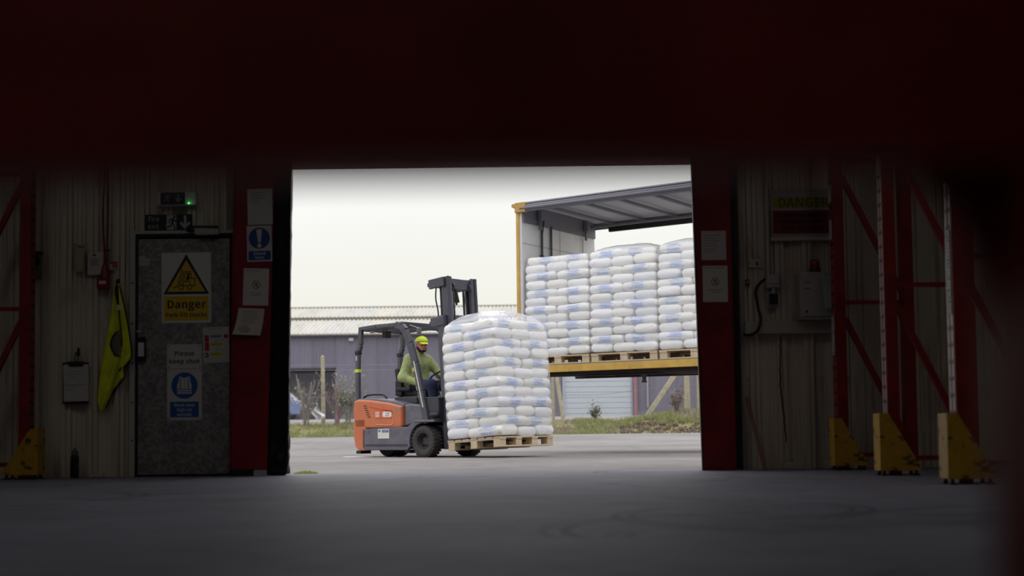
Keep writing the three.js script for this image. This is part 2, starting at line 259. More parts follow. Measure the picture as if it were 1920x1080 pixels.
// personnel door
const DZ = WZ + 0.012;                                  // its face
{
  const d = structGroup('door_1'), w = doorR - doorL, cx = (doorL + doorR) / 2;
  obj('door_leaf', box(w - 0.05, doorTop - 0.05, 0.045, cx, (doorTop - 0.05) / 2 + 0.015, DZ - 0.0225, 0.004), M.galv, d);
  obj('door_frame', [box(0.03, doorTop, 0.14, doorL + 0.002, doorTop / 2, WZ - 0.07), box(0.03, doorTop, 0.14, doorR - 0.002, doorTop / 2, WZ - 0.07), box(w, 0.03, 0.14, cx, doorTop - 0.004, WZ - 0.07)], M.black, d);
  obj('door_flashing', [box(0.045, doorTop + 0.02, 0.012, doorL - 0.024, doorTop / 2, WZ + 0.006), box(w + 0.1, 0.026, 0.01, cx, doorTop + 0.022, WZ + 0.005)], M.offwhite, d);
  for (const y of [0.3, 0.62, 0.95, 1.28, 1.62]) obj('rivet', cyl(0.008, 0.008, 0.006, doorL - 0.022, y, WZ + 0.015, 'z', 8), M.darkMetal, d);
  const lk = obj('lock_case', box(0.06, 0.2, 0.04, doorL + 0.062, at(262, 655, DZ)[1], DZ + 0.02, 0.006), M.black, d);
  obj('door_handle', [cyl(0.01, 0.01, 0.05, doorL + 0.062, at(262, 625, DZ)[1], DZ + 0.06, 'z', 10), box(0.045, 0.02, 0.02, doorL + 0.062, at(262, 623, DZ)[1], DZ + 0.085, 0.006)], M.greyBox, lk);
  obj('paper_tag', box(0.048, 0.115, 0.004, doorL + 0.064, at(262, 656, DZ)[1], DZ + 0.044).rotateZ(0), M.paper, lk);
  const c = obj('door_closer', [box(0.2, 0.05, 0.05, at(391, 437, DZ)[0], at(391, 437, DZ)[1], DZ + 0.05, 0.008)], M.greyBox, d);
  obj('closer_arm', [bar([at(412, 434, DZ)[0], at(412, 434, DZ)[1] + 0.03, DZ + 0.06], [at(355, 434, DZ)[0], at(355, 434, DZ)[1] + 0.03, DZ + 0.06], 0.02, 0.012), box(0.03, 0.07, 0.03, at(408, 437, DZ)[0], at(408, 437, DZ)[1], DZ + 0.04), box(0.05, 0.03, 0.1, at(358, 437, DZ)[0], at(358, 434, DZ)[1] + 0.01, DZ + 0.02)], M.black, c);
  partNames(d);
}
// ------------------------------------------------------------------ yard, bank and the ground beyond the fence
function yardY(x, z) { return z > -22 ? -0.028 : z > -40 ? lerp(-0.028, 0.225, smooth(-z, 22, 40)) : 0.225; }
function landY(x, z) { // from the verge to the far yard
  const rise = 0.62 + 0.3 * smooth(x, 3.2, 6.2), lump = 0.07 * (fbm(x * 1.3 + 9, z * 1.3, 64, 3) - 0.5) * 2;
  const d = -z - 39.9;
  if (d < 0) return yardY(x, z) - 0.02;
  if (d < 3.2) return 0.2 + (rise - 0.2) * smooth(d, 0, 2.4) + lump * smooth(d, 0.1, 0.9);
  return lerp(rise + lump, 0.88, smooth(d, 3.2, 9));
}
const yardMap = canvasTex(2048, 2048, (x, w, h) => {
  const img = x.createImageData(w, h);
  for (let j = 0; j < h; j++) for (let i = 0; i < w; i++) {
    const u = i / w, v = j / h, a = fbm(u * 8, v * 8, 8, 5), b = fbm(u * 64, v * 64, 64, 2, noiseB), k = (j * w + i) * 4, s = 0.9 + 0.34 * (a - 0.5) + 0.16 * (b - 0.5);
    img.data[k] = 136 * s; img.data[k + 1] = 131 * s; img.data[k + 2] = 126 * s; img.data[k + 3] = 255;
  }
  x.putImageData(img, 0, 0); const r = rng(8);
  for (let i = 0; i < 26; i++) { const y = r() * h, x0 = r() * w; for (const o of [0, 70]) { x.strokeStyle = `rgba(60,57,56,${0.05 + r() * 0.1})`; x.lineWidth = 10 + r() * 16; x.beginPath(); x.moveTo(x0, y + o); x.bezierCurveTo(x0 + 300, y + o + r() * 90, x0 + 700, y + o - r() * 120, x0 + 1200, y + o + r() * 160); x.stroke(); } }
}, 1 / 14);
const yardMat = std('#ffffff', 0.85, 0, { map: yardMap, bumpMap: bumpFine, bumpScale: 0.002 });
function landGeo(x0, x1, z0, z1, nx, nz, f) { return grid(nx, nz, (u, v) => { const x = lerp(x0, x1, u), z = lerp(z0, z1, v); return [x, f(x, z), z]; }); }
struct('yard_ground', landGeo(-30, 30, -10.95, -40.3, 4, 60, yardY), yardMat);
const bankMap = dataTex(512, 1 / 6, (u, v) => { const g = fbm(u * 12, v * 12, 12, 5), s = fbm(u * 40, v * 40, 40, 3, noiseB); return mixc(mixc(rgb('#6d6a3c'), rgb('#8f875c'), s), rgb('#55473a'), smooth(g, 0.48, 0.62)); });
struct('verge_ground', landGeo(-22, 22, -39.9, -43.2, 140, 24, landY), std('#ffffff', 0.95, 0, { map: bankMap, bumpMap: bumpRust, bumpScale: 0.05 }));
struct('far_yard_ground', landGeo(-45, 45, -43.1, -75, 40, 30, landY), M.asphaltFar);
// ------------------------------------------------------------------ signs and notices
const POST_Z = WZ + 0.14, WALLF = WZ + 0.001;
const pxm = (z) => FOCAL / -z;
// a flat printed sheet or plate: px box on the plane it hangs on
function printed(name, label, category, [x0, y0, x1, y1], z, thick, tw, th, draw, { tilt = 0, group, rough = 0.55, curl } = {}) {
  const c = at((x0 + x1) / 2, (y0 + y1) / 2, z), w = (x1 - x0) / pxm(z), h = (y1 - y0) / pxm(z);
  const map = canvasTex(tw, th, draw);
  const g = curl ? curl(w, h) : box(w, h, thick);
  if (!curl) { const n = g.attributes.normal, uv = g.attributes.uv; for (let i = 0; i < n.count; i++) if (n.getZ(i) < 0.5) uv.setXY(i, 0.005, 0.005); }
  const o = obj(name, g, std('#ffffff', rough, 0, { map, side: curl ? THREE.DoubleSide : THREE.FrontSide }), scene, true);
  o.position.set(c[0], c[1], z + thick / 2 + 0.0005); o.rotation.z = tilt; return tag(o, label, category, group);
}
const fill = (x, w, h, c) => { x.fillStyle = c; x.fillRect(0, 0, w, h); };
function dashes(x, x0, y0, w, rows, gap, hgt, col, seed, centre) { // lines of writing too small to read
  const r = rng(seed); x.fillStyle = col;
  for (let i = 0; i < rows; i++) { let len = w * (0.7 + r() * 0.3); if (rows > 1 && i === rows - 1) len = w * 0.5; let p = centre ? x0 + (w - len) / 2 : x0; const end = p + len; while (p < end) { const s = Math.min(end - p, w * (0.05 + r() * 0.13)); x.fillRect(p, y0 + i * gap, s, hgt); p += s + w * 0.03; } }
}
function runner(x, cx, cy, s, col) { // running figure
  x.fillStyle = x.strokeStyle = col; x.lineCap = x.lineJoin = 'round'; x.beginPath(); x.arc(cx + 0.14 * s, cy - 0.36 * s, 0.085 * s, 0, 7); x.fill(); x.lineWidth = 0.11 * s;
  const L = (p) => { x.beginPath(); p.forEach(([a, b], i) => x[i ? 'lineTo' : 'moveTo'](cx + a * s, cy + b * s)); x.stroke(); };
  x.lineWidth = 0.15 * s; L([[0.08, -0.2], [0, 0.06]]); x.lineWidth = 0.085 * s; L([[0.08, -0.22], [0.24, -0.08], [0.36, -0.14]]); L([[0.06, -0.22], [-0.14, -0.18], [-0.2, -0.02]]); L([[0, 0.06], [0.14, 0.22], [0.2, 0.46]]); L([[0, 0.06], [-0.1, 0.26], [-0.34, 0.28]]);
}
function downArrow(x, cx, cy, s, col) { x.strokeStyle = col; x.lineWidth = 0.2 * s; x.lineCap = 'butt'; x.lineJoin = 'miter'; x.beginPath(); x.moveTo(cx, cy - 0.5 * s); x.lineTo(cx, cy + 0.4 * s); x.stroke(); x.beginPath(); x.moveTo(cx - 0.34 * s, cy + 0.02 * s); x.lineTo(cx, cy + 0.38 * s); x.lineTo(cx + 0.34 * s, cy + 0.02 * s); x.stroke(); }
const text = (x, s, cx, cy, size, col, font = 'bold', align = 'center') => { x.fillStyle = col; x.font = `${font} ${size}px sans-serif`; x.textAlign = align; x.textBaseline = 'middle'; x.fillText(s, cx, cy); };

printed('danger_sign', 'large yellow and white Danger Fork lift trucks sign with black triangle on the steel door', 'sign', [303, 473, 396, 606], DZ, 0.003, 512, 732, (x, w, h) => {
  fill(x, w, h, '#cfcabb'); x.fillStyle = '#121110'; x.beginPath(); x.moveTo(w * 0.5, 16); x.lineTo(w * 0.965, h * 0.592); x.lineTo(w * 0.035, h * 0.592); x.fill();
  x.fillStyle = '#c9a51c'; x.beginPath(); x.moveTo(w * 0.5, 78); x.lineTo(w * 0.885, h * 0.556); x.lineTo(w * 0.115, h * 0.556); x.fill();
  x.strokeStyle = '#15130e'; x.lineWidth = 9; x.lineJoin = 'round';
  const P = (p, close) => { x.beginPath(); p.forEach(([a, b], i) => x[i ? 'lineTo' : 'moveTo'](a, b)); if (close) x.closePath(); x.stroke(); };
  P([[215, 170], [165, 350], [120, 368]]); P([[232, 190], [190, 345]]); P([[210, 345], [235, 300], [262, 300], [262, 270], [345, 270], [345, 345], [210, 345]]); P([[225, 300], [250, 200], [300, 200], [305, 270]]);
  P([[262, 300], [290, 300], [300, 335]]); x.fillStyle = '#15130e'; x.beginPath(); x.arc(278, 225, 14, 0, 7); x.fill(); x.beginPath(); x.ellipse(272, 262, 15, 26, 0.2, 0, 7); x.fill();
  for (const a of [205, 290]) { x.fillStyle = '#c9a51c'; x.beginPath(); x.arc(a, 362, 23, 0, 7); x.fill(); x.stroke(); }
  x.fillStyle = '#c9a51c'; x.fillRect(w * 0.05, h * 0.622, w * 0.9, h * 0.345);
  text(x, 'Danger', w / 2, h * 0.735, 118, '#15130e'); text(x, 'Fork lift trucks', w / 2, h * 0.885, 60, '#15130e', 'bold');
}, { tilt: 0.004 });
printed('keep_shut_sign', 'small white Please keep shut sign on the steel door', 'sign', [313.5, 645.5, 378, 691], DZ, 0.003, 400, 282, (x, w, h) => {
  fill(x, w, h, '#c2bdb0'); text(x, 'Please', w / 2, h * 0.38, 76, '#1c1618'); text(x, 'keep shut', w / 2, h * 0.7, 76, '#1c1618');
  for (const [a, b] of [[18, 24], [382, 24], [18, 262], [382, 262]]) { x.fillStyle = '#333'; x.beginPath(); x.arc(a, b, 7, 0, 7); x.fill(); }
});
printed('high_vis_sign', 'blue and white Must wear high vis outside sign with waistcoat symbol on the steel door', 'sign', [313.5, 692, 378.5, 788], DZ, 0.003, 400, 590, (x, w, h) => {
  fill(x, w, h, '#c2bdb0'); x.fillStyle = '#15518f'; x.beginPath(); x.arc(w / 2, 190, 152, 0, 7); x.fill();
  x.fillStyle = '#c2bdb0'; x.beginPath(); [[140, 85], [165, 85], [175, 98], [225, 98], [235, 85], [260, 85], [270, 150], [284, 180], [284, 285], [116, 285], [116, 180], [130, 150]].forEach(([a, b], i) => x[i ? 'lineTo' : 'moveTo'](a, b)); x.fill();
  x.fillStyle = '#15518f'; x.fillRect(150, 90, 9, 145); x.fillRect(241, 90, 9, 145); x.fillRect(116, 232, 168, 9); x.fillRect(116, 258, 168, 9); x.fillRect(198, 98, 3, 134);
  x.fillRect(34, 376, w - 68, 180); ['Must wear', 'high vis', 'outside'].forEach((s, i) => text(x, s, w / 2, 414 + i * 54, 48, '#c2bdb0'));
  for (const [a, b] of [[18, 20], [382, 20], [18, 572], [382, 572]]) { x.fillStyle = '#333'; x.beginPath(); x.arc(a, b, 7, 0, 7); x.fill(); }
});
printed('door_notice', 'white notice with red, yellow and blue blocks taped to the right edge of the door', 'notice', [381, 613, 430, 680], DZ, 0.002, 300, 410, (x, w, h) => {
  fill(x, w, h, '#c0bbad'); dashes(x, 60, 20, 180, 1, 10, 6, '#777', 2); x.fillStyle = '#a5202a'; x.fillRect(18, 90, 50, 180); x.fillRect(240, 90, 48, 40); x.fillStyle = '#c0bbad'; x.fillRect(18, 168, 50, 6);
  x.fillStyle = '#4a5a9a'; x.fillRect(88, 90, 118, 30); x.fillStyle = '#c3b52c'; x.fillRect(84, 180, 142, 40); x.fillRect(84, 292, 142, 40); dashes(x, 95, 98, 100, 1, 10, 8, '#c0bbad', 4); dashes(x, 95, 195, 120, 1, 10, 8, '#6d6420', 6); dashes(x, 95, 308, 120, 1, 10, 8, '#6d6420', 7);
  x.fillStyle = '#2a4e96'; for (const [a, b] of [[18, 292], [34, 312], [18, 332]]) x.fillRect(a, b, 34, 18); x.strokeStyle = '#666'; x.lineWidth = 4; x.beginPath(); x.moveTo(150, 124); x.lineTo(150, 178); x.moveTo(150, 224); x.lineTo(150, 290); x.moveTo(152, 256); x.lineTo(270, 256); x.moveTo(152, 150); x.lineTo(260, 150); x.stroke();
}, { tilt: 0.03, rough: 0.8 });
printed('door_sticker', 'little pale paper sticker near the top left corner of the steel door', 'sticker', [263, 480, 280, 498], DZ, 0.002, 64, 64, (x, w, h) => { fill(x, w, h, '#b5b0a5'); x.fillStyle = '#8a8478'; x.fillRect(38, 0, 26, 18); x.fillRect(16, 34, 22, 6); }, { rough: 0.8, tilt: 0.03 });
printed('fire_exit_sign', 'dark Fire exit sign with running figure and down arrow above the steel door', 'sign', [272, 402, 361, 432.5], WZ + 0.001, 0.004, 768, 262, (x, w, h) => {
  fill(x, w, h, '#11150f'); text(x, 'Fire', 48, h * 0.28, 112, '#a9a595', '', 'left'); text(x, 'exit', 44, h * 0.74, 112, '#a9a595', '', 'left');
  x.fillStyle = '#a9a595'; x.beginPath(); x.moveTo(352, 10); x.lineTo(508, 10); x.lineTo(508, 250); x.lineTo(352, 250); x.fill(); x.beginPath(); x.moveTo(352, 150); x.lineTo(330, 190); x.lineTo(352, 200); x.fill(); runner(x, 440, 132, 250, '#11150f'); downArrow(x, 652, 128, 220, '#a9a595');
}, { tilt: 0 });
const noWalk = (x, cx, cy, r) => { x.strokeStyle = '#9c2c34'; x.lineWidth = r * 0.2; x.beginPath(); x.arc(cx, cy, r, 0, 7); x.stroke(); runner(x, cx, cy, r * 1.5, '#2a2326'); x.strokeStyle = '#9c2c34'; x.lineWidth = r * 0.17; x.beginPath(); x.moveTo(cx - r * 0.7, cy - r * 0.7); x.lineTo(cx + r * 0.7, cy + r * 0.7); x.stroke(); };
const pedestrianPage = (seed) => (x, w, h) => { fill(x, w, h, '#c4beb0'); dashes(x, 30, 22, w - 60, 1, 12, 9, '#6f6a66', seed); dashes(x, 50, 60, w - 120, 1, 12, 6, '#a59a92', seed + 5); noWalk(x, w / 2, h * 0.44, 44); dashes(x, 60, h * 0.66, w - 120, 2, 26, 10, '#7a7570', seed + 2, true); };
printed('sound_horn_sign', 'blue and white Sound horn sign with exclamation mark on the left red post', 'sign', [463, 423, 510, 491], POST_Z, 0.003, 300, 432, (x, w, h) => {
  fill(x, w, h, '#bdb8ac'); x.fillStyle = '#1d3a78'; x.beginPath(); x.arc(w / 2, 150, 128, 0, 7); x.fill(); x.fillStyle = '#c4bfb2'; x.beginPath(); x.moveTo(116, 52); x.quadraticCurveTo(150, 24, 184, 52); x.lineTo(166, 196); x.quadraticCurveTo(150, 208, 134, 196); x.fill(); x.beginPath(); x.arc(150, 240, 26, 0, 7); x.fill();
  x.fillStyle = '#1d3a78'; x.beginPath(); x.roundRect(16, 302, w - 32, 112, 14); x.fill(); text(x, 'Sound', w / 2, 334, 50, '#c4bfb2'); text(x, 'horn', w / 2, 382, 50, '#c4bfb2');
}, { tilt: 0.02 });
printed('paper_notice', 'typed white sheet, topmost on the red post left of the opening', 'notice', [464, 354, 511, 422], POST_Z, 0.0015, 300, 432, (x, w, h) => { fill(x, w, h, '#bdb6a9'); dashes(x, 40, 40, 190, 4, 34, 12, '#8d877e', 41); }, { rough: 0.85, tilt: 0.02 });
printed('pedestrian_notice', 'white page with no walking symbol under the Sound horn sign', 'notice', [456, 503, 504, 573], POST_Z, 0.0015, 300, 437, pedestrianPage(51), { rough: 0.85, tilt: -0.03 });
printed('curled_notice', 'curled and stained typed sheet hanging lowest on the left red post', 'notice', [446, 578, 495, 629], POST_Z, 0.0015, 300, 312, (x, w, h) => { fill(x, w, h, '#bcb4a4'); dashes(x, 60, 36, 190, 7, 26, 8, '#8a8278', 61); x.fillStyle = 'rgba(120,98,52,0.35)'; x.beginPath(); x.ellipse(110, 250, 70, 40, 0.2, 0, 7); x.fill(); }, {
  rough: 0.85, tilt: -0.05, curl: (w, h) => merge(shell(12, 16, (u, v) => [(u - 0.5) * w - (1 - v) ** 2 * 0.02 - 0.01 * (1 - v) * (1 - u), (v - 0.5) * h, 0.003 + 0.06 * (1 - v) ** 2.2 * (0.35 + 0.65 * (1 - u)) + 0.03 * Math.max(0, u - 0.75) ** 1.2 * (1 - v)], 0.0012)) });
printed('paper_notice', 'typed white sheet on the red post right of the opening, above the no walking page', 'notice', [1315, 432.5, 1361.5, 488], POST_Z, 0.0015, 300, 358, (x, w, h) => { fill(x, w, h, '#bdb6a9'); dashes(x, 36, 50, 205, 7, 34, 11, '#8d877e', 71); }, { rough: 0.85 });
printed('pedestrian_notice', 'white page with no walking symbol on the red post right of the opening', 'notice', [1317.5, 498, 1364.5, 566.5], POST_Z, 0.0015, 300, 437, pedestrianPage(81), { rough: 0.85, tilt: -0.004 });
{ // the high DANGER board on the right wall
  const c = at(1504, 402, WZ), w = 119 / pxm(WZ), h = 92 / pxm(WZ), t = thing('danger_board', 'wide pale board with DANGER in yellow over a red panel, high on the right wall', 'sign', [c[0], c[1], WZ]);
  const map = canvasTex(640, 480, (x, W2, H2) => {
    fill(x, W2, H2, '#968d85'); x.fillStyle = '#938524'; x.fillRect(16, 74, W2 - 22, 106); text(x, 'DANGER', W2 / 2 + 6, 128, 128, '#5d5212');
    x.fillStyle = '#701019'; x.fillRect(14, 206, W2 - 20, 228); for (const [y, s] of [[236, 91], [296, 92], [366, 93]]) dashes(x, 44, y, 540, 1, 20, 34, '#220509', s, true);
  });
  const g = box(w, h, 0.012); { const n = g.attributes.normal, uv = g.attributes.uv; for (let i = 0; i < n.count; i++) if (n.getZ(i) < 0.5) uv.setXY(i, 0.005, 0.005); }
  const p = new THREE.Mesh(g, std('#ffffff', 0.5, 0, { map })); p.name = 'board'; p.position.z = 0.02; p.castShadow = p.receiveShadow = true; t.add(p);
  obj('board_rail', box(w + 0.02, 0.03, 0.03, 0, -h / 2 - 0.005, 0.02), M.offwhite, t); partNames(t);
}
printed('fire_point_sign', 'small red and white fire alarm sign right of the red call point', 'sign', [205, 489.5, 221, 507.5], WZ + 0.001, 0.003, 128, 144, (x, w, h) => { fill(x, w, h, '#8f141c'); x.fillStyle = '#c4b9ae'; x.beginPath(); x.arc(34, 66, 20, 0, 7); x.fill(); x.fillRect(20, 90, 34, 34); x.fillRect(84, 24, 12, 40); x.fillRect(76, 92, 24, 34); x.strokeStyle = '#c4b9ae'; x.lineWidth = 6; x.strokeRect(4, 4, w - 8, h - 8); });
{ // fire action notice in a frame
  const c = at(181, 495, WZ), t = thing('fire_notice', 'cream framed fire action notice with blue spot left of the red alarm cables', 'notice', [c[0], c[1], WZ]);
  obj('notice_frame', box(0.135, 0.2, 0.03, 0, 0, 0.016, 0.006), M.offwhite, t);
  const map = canvasTex(256, 360, (x, w, h) => { fill(x, w, h, '#b9b2a0'); x.fillStyle = '#26324a'; x.beginPath(); x.arc(112, 42, 24, 0, 7); x.fill(); x.fillStyle = '#9a9a90'; x.fillRect(44, 92, 150, 130); dashes(x, 54, 104, 130, 6, 20, 7, '#7d7b74', 33); dashes(x, 40, 250, 170, 3, 26, 8, '#a08a80', 34); });
  const p = obj('page', box(0.125, 0.185, 0.003, 0, 0, 0.0335), std('#ffffff', 0.6, 0, { map }), t, true); void p;
}
{ // worn outline of a removed fitting
  const t = at(152, 483, WZ), g = thing('wire_rack', 'empty pale wire rack on the wall left of the fire action notice', 'rack', [t[0], t[1], WZ]);
  obj('wire_frame', [tube([[-0.045, 0.11, 0.012], [-0.05, 0, 0.02], [-0.045, -0.1, 0.016], [0, -0.12, 0.016], [0.025, -0.1, 0.02], [0.03, 0, 0.02], [0.05, 0.1, 0.012]], 0.006, 40, 6), tube([[-0.06, 0.115, 0.01], [0, 0.1, 0.022], [0.06, 0.115, 0.01]], 0.006, 16, 6)], std('#a58f68', 0.6), g);
  obj('backing', box(0.075, 0.2, 0.006, -0.008, -0.005, 0.004, 0.002), std('#a5977a', 0.6), g);
}
{ // red call point with its cables
  const c = at(196, 532, WZ), t = thing('fire_call_point', 'red fire alarm call point with white label at the end of its red cables', 'fire alarm', [c[0], c[1], WZ]);
  obj('housing', box(0.1, 0.1, 0.05, 0, 0, 0.026, 0.008), std('#8c1118', 0.4), t);
  obj('label_plate', box(0.055, 0.026, 0.004, 0, 0.005, 0.053), M.white, t);
  obj('cable_gland', cyl(0.045, 0.02, 0.11, 0.012, 0.1, 0.026, 'y', 14), std('#7d1016', 0.45), t);
  const red = std('#6d1216', 0.5);
  const p = (px, py) => { const q = at(px, py, WZ); return [q[0] - c[0], q[1] - c[1], 0.02]; };
  obj('cable', tube([p(199, 516), p(198, 480), p(195, 430), p(195, 380), p(198, 330), p(199, 200)], 0.008, 60), red, t); obj('cable', tube([p(202, 516), p(202, 470), p(204, 420), p(204, 360), p(203, 320), p(203, 200)], 0.007, 60), red, t);
  obj('cable_clip', box(0.05, 0.012, 0.02, p(202, 470)[0], p(202, 470)[1], 0.02), M.black, t); partNames(t);
}
{ // emergency light over the exit
  const c = at(335, 375, WZ), t = thing('emergency_light', 'white emergency exit light with a green lamp glowing, above the Fire exit sign', 'exit light', [c[0], c[1], WZ]);
  obj('housing', box(0.33, 0.115, 0.07, 0, 0, 0.036, 0.012), M.white, t);
  const map = canvasTex(512, 256, (x, w, h) => { fill(x, w, h, '#1b211b'); runner(x, 130, 118, 190, '#8f928a'); downArrow(x, 370, 128, 170, '#8f928a'); });
  obj('legend_panel', box(0.205, 0.1, 0.006, -0.03, 0, 0.073), std('#ffffff', 0.35, 0, { map }), t, true);
  const g = at(354, 381, WZ + 0.08);
  const lamp = obj('indicator_lamp', T(new THREE.SphereGeometry(0.008, 12, 8), g[0] - c[0], g[1] - c[1], 0.082), new THREE.MeshStandardMaterial({ color: '#0a2a12', emissive: '#5dff7a', emissiveIntensity: 1.6 }), t); void lamp;
  const l = new THREE.PointLight('#3dff66', 0.00042); l.position.set(g[0] - c[0] + 0.004, g[1] - c[1], 0.1); l.shadow.radius = 0.3; l.castShadow = true; t.add(l);
}
// ------------------------------------------------------------------ hanging things and small things on the left wall
{ // high visibility waistcoat on a hook
  const c = at(222, 533, WZ), t = thing('high_vis_vest', 'lime high visibility waistcoat with dark piping hanging on a hook beside the door', 'waistcoat', [c[0], c[1], WZ]);
  const q = (px, py) => { const p = at(px, py, WZ); return [p[0] - c[0], p[1] - c[1]]; };
  const cloth = std('#ffffff', 0.85, 0, { map: patches('#d9de1c', 8, 0.12, 2), side: THREE.DoubleSide }), pipe = std('#17170f', 0.8);
  const edge = (pts, n = 60) => { const cv = new THREE.CatmullRomCurve3(pts.map(([a, b]) => new THREE.Vector3(...q(a, b), 0))); return (v) => cv.getPointAt(clamp(v, 0, 1)); };
  const piece = (name, L, R, amp, freq, z0, nu = 22, nv = 60, ph = 0) => { const l = edge(L), r = edge(R); const f = (u, v) => { const a = l(1 - v), b = r(1 - v), d = 1 - v; return [lerp(a.x, b.x, u), lerp(a.y, b.y, u), z0 + 0.02 + 0.035 * Math.sin(Math.PI * u) * Math.min(1, d * 3) + amp * Math.min(1, d * 2.5) * Math.sin(u * freq + ph + d * 1.4)]; }; obj(name, shell(nu, nv, f, 0.004), cloth, t); return f; };
  const f1 = piece('front_panel', [[217, 532], [208, 590], [196, 660], [188, 715], [185, 752], [190, 769]], [[223, 530], [232, 600], [234, 665], [222, 710], [212, 738], [196, 770]], 0.012, 9, 0);
  const f2 = piece('back_panel', [[224, 532], [228, 590], [233, 640], [231, 668], [226, 695], [217, 728]], [[227, 534], [238, 580], [247, 630], [250, 672], [236, 690], [240, 704]], 0.01, 7, 0.03, 18, 50, 1);
  const along = (f, u, a, b, n = 24) => Array.from({ length: n }, (_, i) => { const p = f(u, lerp(a, b, i / (n - 1))); return [p[0], p[1], p[2] + 0.006]; });
  obj('piping', [tube(along(f1, 1, 0.98, 0.02), 0.006, 60, 6), tube(along(f2, 1, 0.98, 0.02), 0.006, 60, 6), tube(along(f2, 0, 0.98, 0.4), 0.006, 50, 6)], pipe, t);
  const aq = (a, b, z) => [...q(a, b), z];
  obj('armhole_lining', shell(10, 14, (u, v) => { const p = lerp(214 + 7 * Math.sin(v * 3.1) * -0.6, 230, u), y = lerp(668, 626, v) + (u - 0.5) * 4 * (v - 0.5); return aq(lerp(p, 226, Math.abs(v - 0.5) * 0.9), y, 0.062 + 0.01 * Math.sin(Math.PI * u)); }, 0.003), std('#6b6258', 0.9, 0, { side: THREE.DoubleSide }), t);
  obj('piping', tube([aq(229, 622, 0.07), aq(219, 628, 0.07), aq(213, 643, 0.07), aq(215, 657, 0.07), aq(224, 667, 0.07), aq(230, 668, 0.07)], 0.006, 40, 6), pipe, t);
  obj('collar_binding', tube([aq(223, 530, 0.035), aq(221, 545, 0.055), aq(224, 565, 0.06), aq(229, 578, 0.06), aq(231, 592, 0.058)], 0.009, 40, 6), pipe, t);
  obj('care_label', box(0.04, 0.045, 0.003, ...aq(228, 578, 0.075)), M.paper, t);
  obj('piping', tube([aq(240, 668, 0.07), aq(246, 683, 0.066), aq(233, 690, 0.07), aq(229, 697, 0.07), aq(238, 706, 0.06), aq(222, 728, 0.05), aq(214, 742, 0.045)], 0.006, 50, 6), pipe, t);
  partNames(t);
  const h = thing('coat_hook', 'small steel hook holding the lime waistcoat', 'hook', [c[0], c[1] + 0.012, WZ]);
  obj('hook_plate', box(0.025, 0.05, 0.006, 0, 0.01, 0.004, 0.002), M.darkMetal, h); obj('hook_arm', tube([[0, 0.012, 0.006], [0, 0.0, 0.03], [0, -0.008, 0.05], [0, 0.012, 0.062]], 0.005, 20, 6), M.darkMetal, h);
}
{ // clipboard hanging from a nail
  const c = at(146, 718, WZ), t = thing('clipboard', 'black clipboard with white pages hanging on the wall left of the waistcoat', 'clipboard', [c[0], c[1], WZ]), r = t;
  obj('backboard', box(0.215, 0.345, 0.012, -0.008, -0.002, 0.03, 0.004), M.black, r);
  const map = canvasTex(300, 430, (x, w, h) => { fill(x, w, h, '#bbb4aa'); x.strokeStyle = '#9b948b'; x.lineWidth = 2; for (let i = 0; i < 11; i++) { x.beginPath(); x.moveTo(20, 60 + i * 32); x.lineTo(w - 20, 60 + i * 32); x.stroke(); } dashes(x, 60, 80, 170, 3, 32, 9, '#8c8580', 14); x.fillStyle = '#5f5a57'; x.fillRect(20, 236, w - 40, 5); dashes(x, 30, 250, 200, 2, 40, 9, '#8c8580', 15); });
  const pg = obj('page', box(0.205, 0.305, 0.008, 0, 0.0, 0.041), std('#ffffff', 0.85, 0, { map }), r, true); pg.rotation.z = 0.0;
  obj('page', box(0.2, 0.3, 0.003, -0.006, -0.006, 0.037).rotateZ(0.03), M.paper, r);
  obj('clip', [box(0.12, 0.035, 0.016, 0, 0.155, 0.05, 0.006), cyl(0.009, 0.009, 0.13, 0, 0.17, 0.05, 'x', 10)], M.darkMetal, r);
  obj('hanging_loop', tube([[-0.012, 0.17, 0.045], [-0.012, 0.24, 0.03], [0, 0.26, 0.022], [0.012, 0.24, 0.03], [0.012, 0.17, 0.045]], 0.005, 30, 6), M.black, r); partNames(t);
  const n = at(147.5, 660, WZ), k = thing('wall_hook', 'black hook above the clipboard', 'hook', [n[0], n[1], WZ]);
  obj('hook_plate', box(0.022, 0.07, 0.008, 0, 0.0, 0.004, 0.002), M.black, k); obj('hook_arm', tube([[0, -0.02, 0.006], [0, -0.03, 0.03], [0, -0.015, 0.045]], 0.005, 16, 6), M.black, k);
}
{ // spray can on the floor
  const c = at(140, 893, WZ + 0.1), t = thing('spray_can', 'dark spray can with grey cap standing on the floor below the clipboard', 'spray can', [c[0], 0, WZ + 0.1]);
  const m = canvasTex(256, 256, (x, w, h) => { fill(x, w, h, '#17161c'); x.fillStyle = '#5d5226'; x.fillRect(30, 20, 90, 56); x.fillStyle = '#807c80'; x.fillRect(150, 90, 34, 166); dashes(x, 30, 110, 90, 4, 30, 12, '#3f3d46', 6); });
  obj('can', new THREE.LatheGeometry([[0, 0.002], [0.032, 0.002], [0.034, 0.008], [0.034, 0.165], [0.03, 0.18], [0.022, 0.188], [0, 0.19]].map(([a, b]) => new THREE.Vector2(a, b)), 24), std('#ffffff', 0.4, 0, { map: m }), t, true);
  obj('cap', new THREE.LatheGeometry([[0.026, 0.188], [0.026, 0.215], [0.02, 0.225], [0.011, 0.228], [0.01, 0.245], [0, 0.246]].map(([a, b]) => new THREE.Vector2(a, b)), 20), std('#5a5a66', 0.5), t);
}
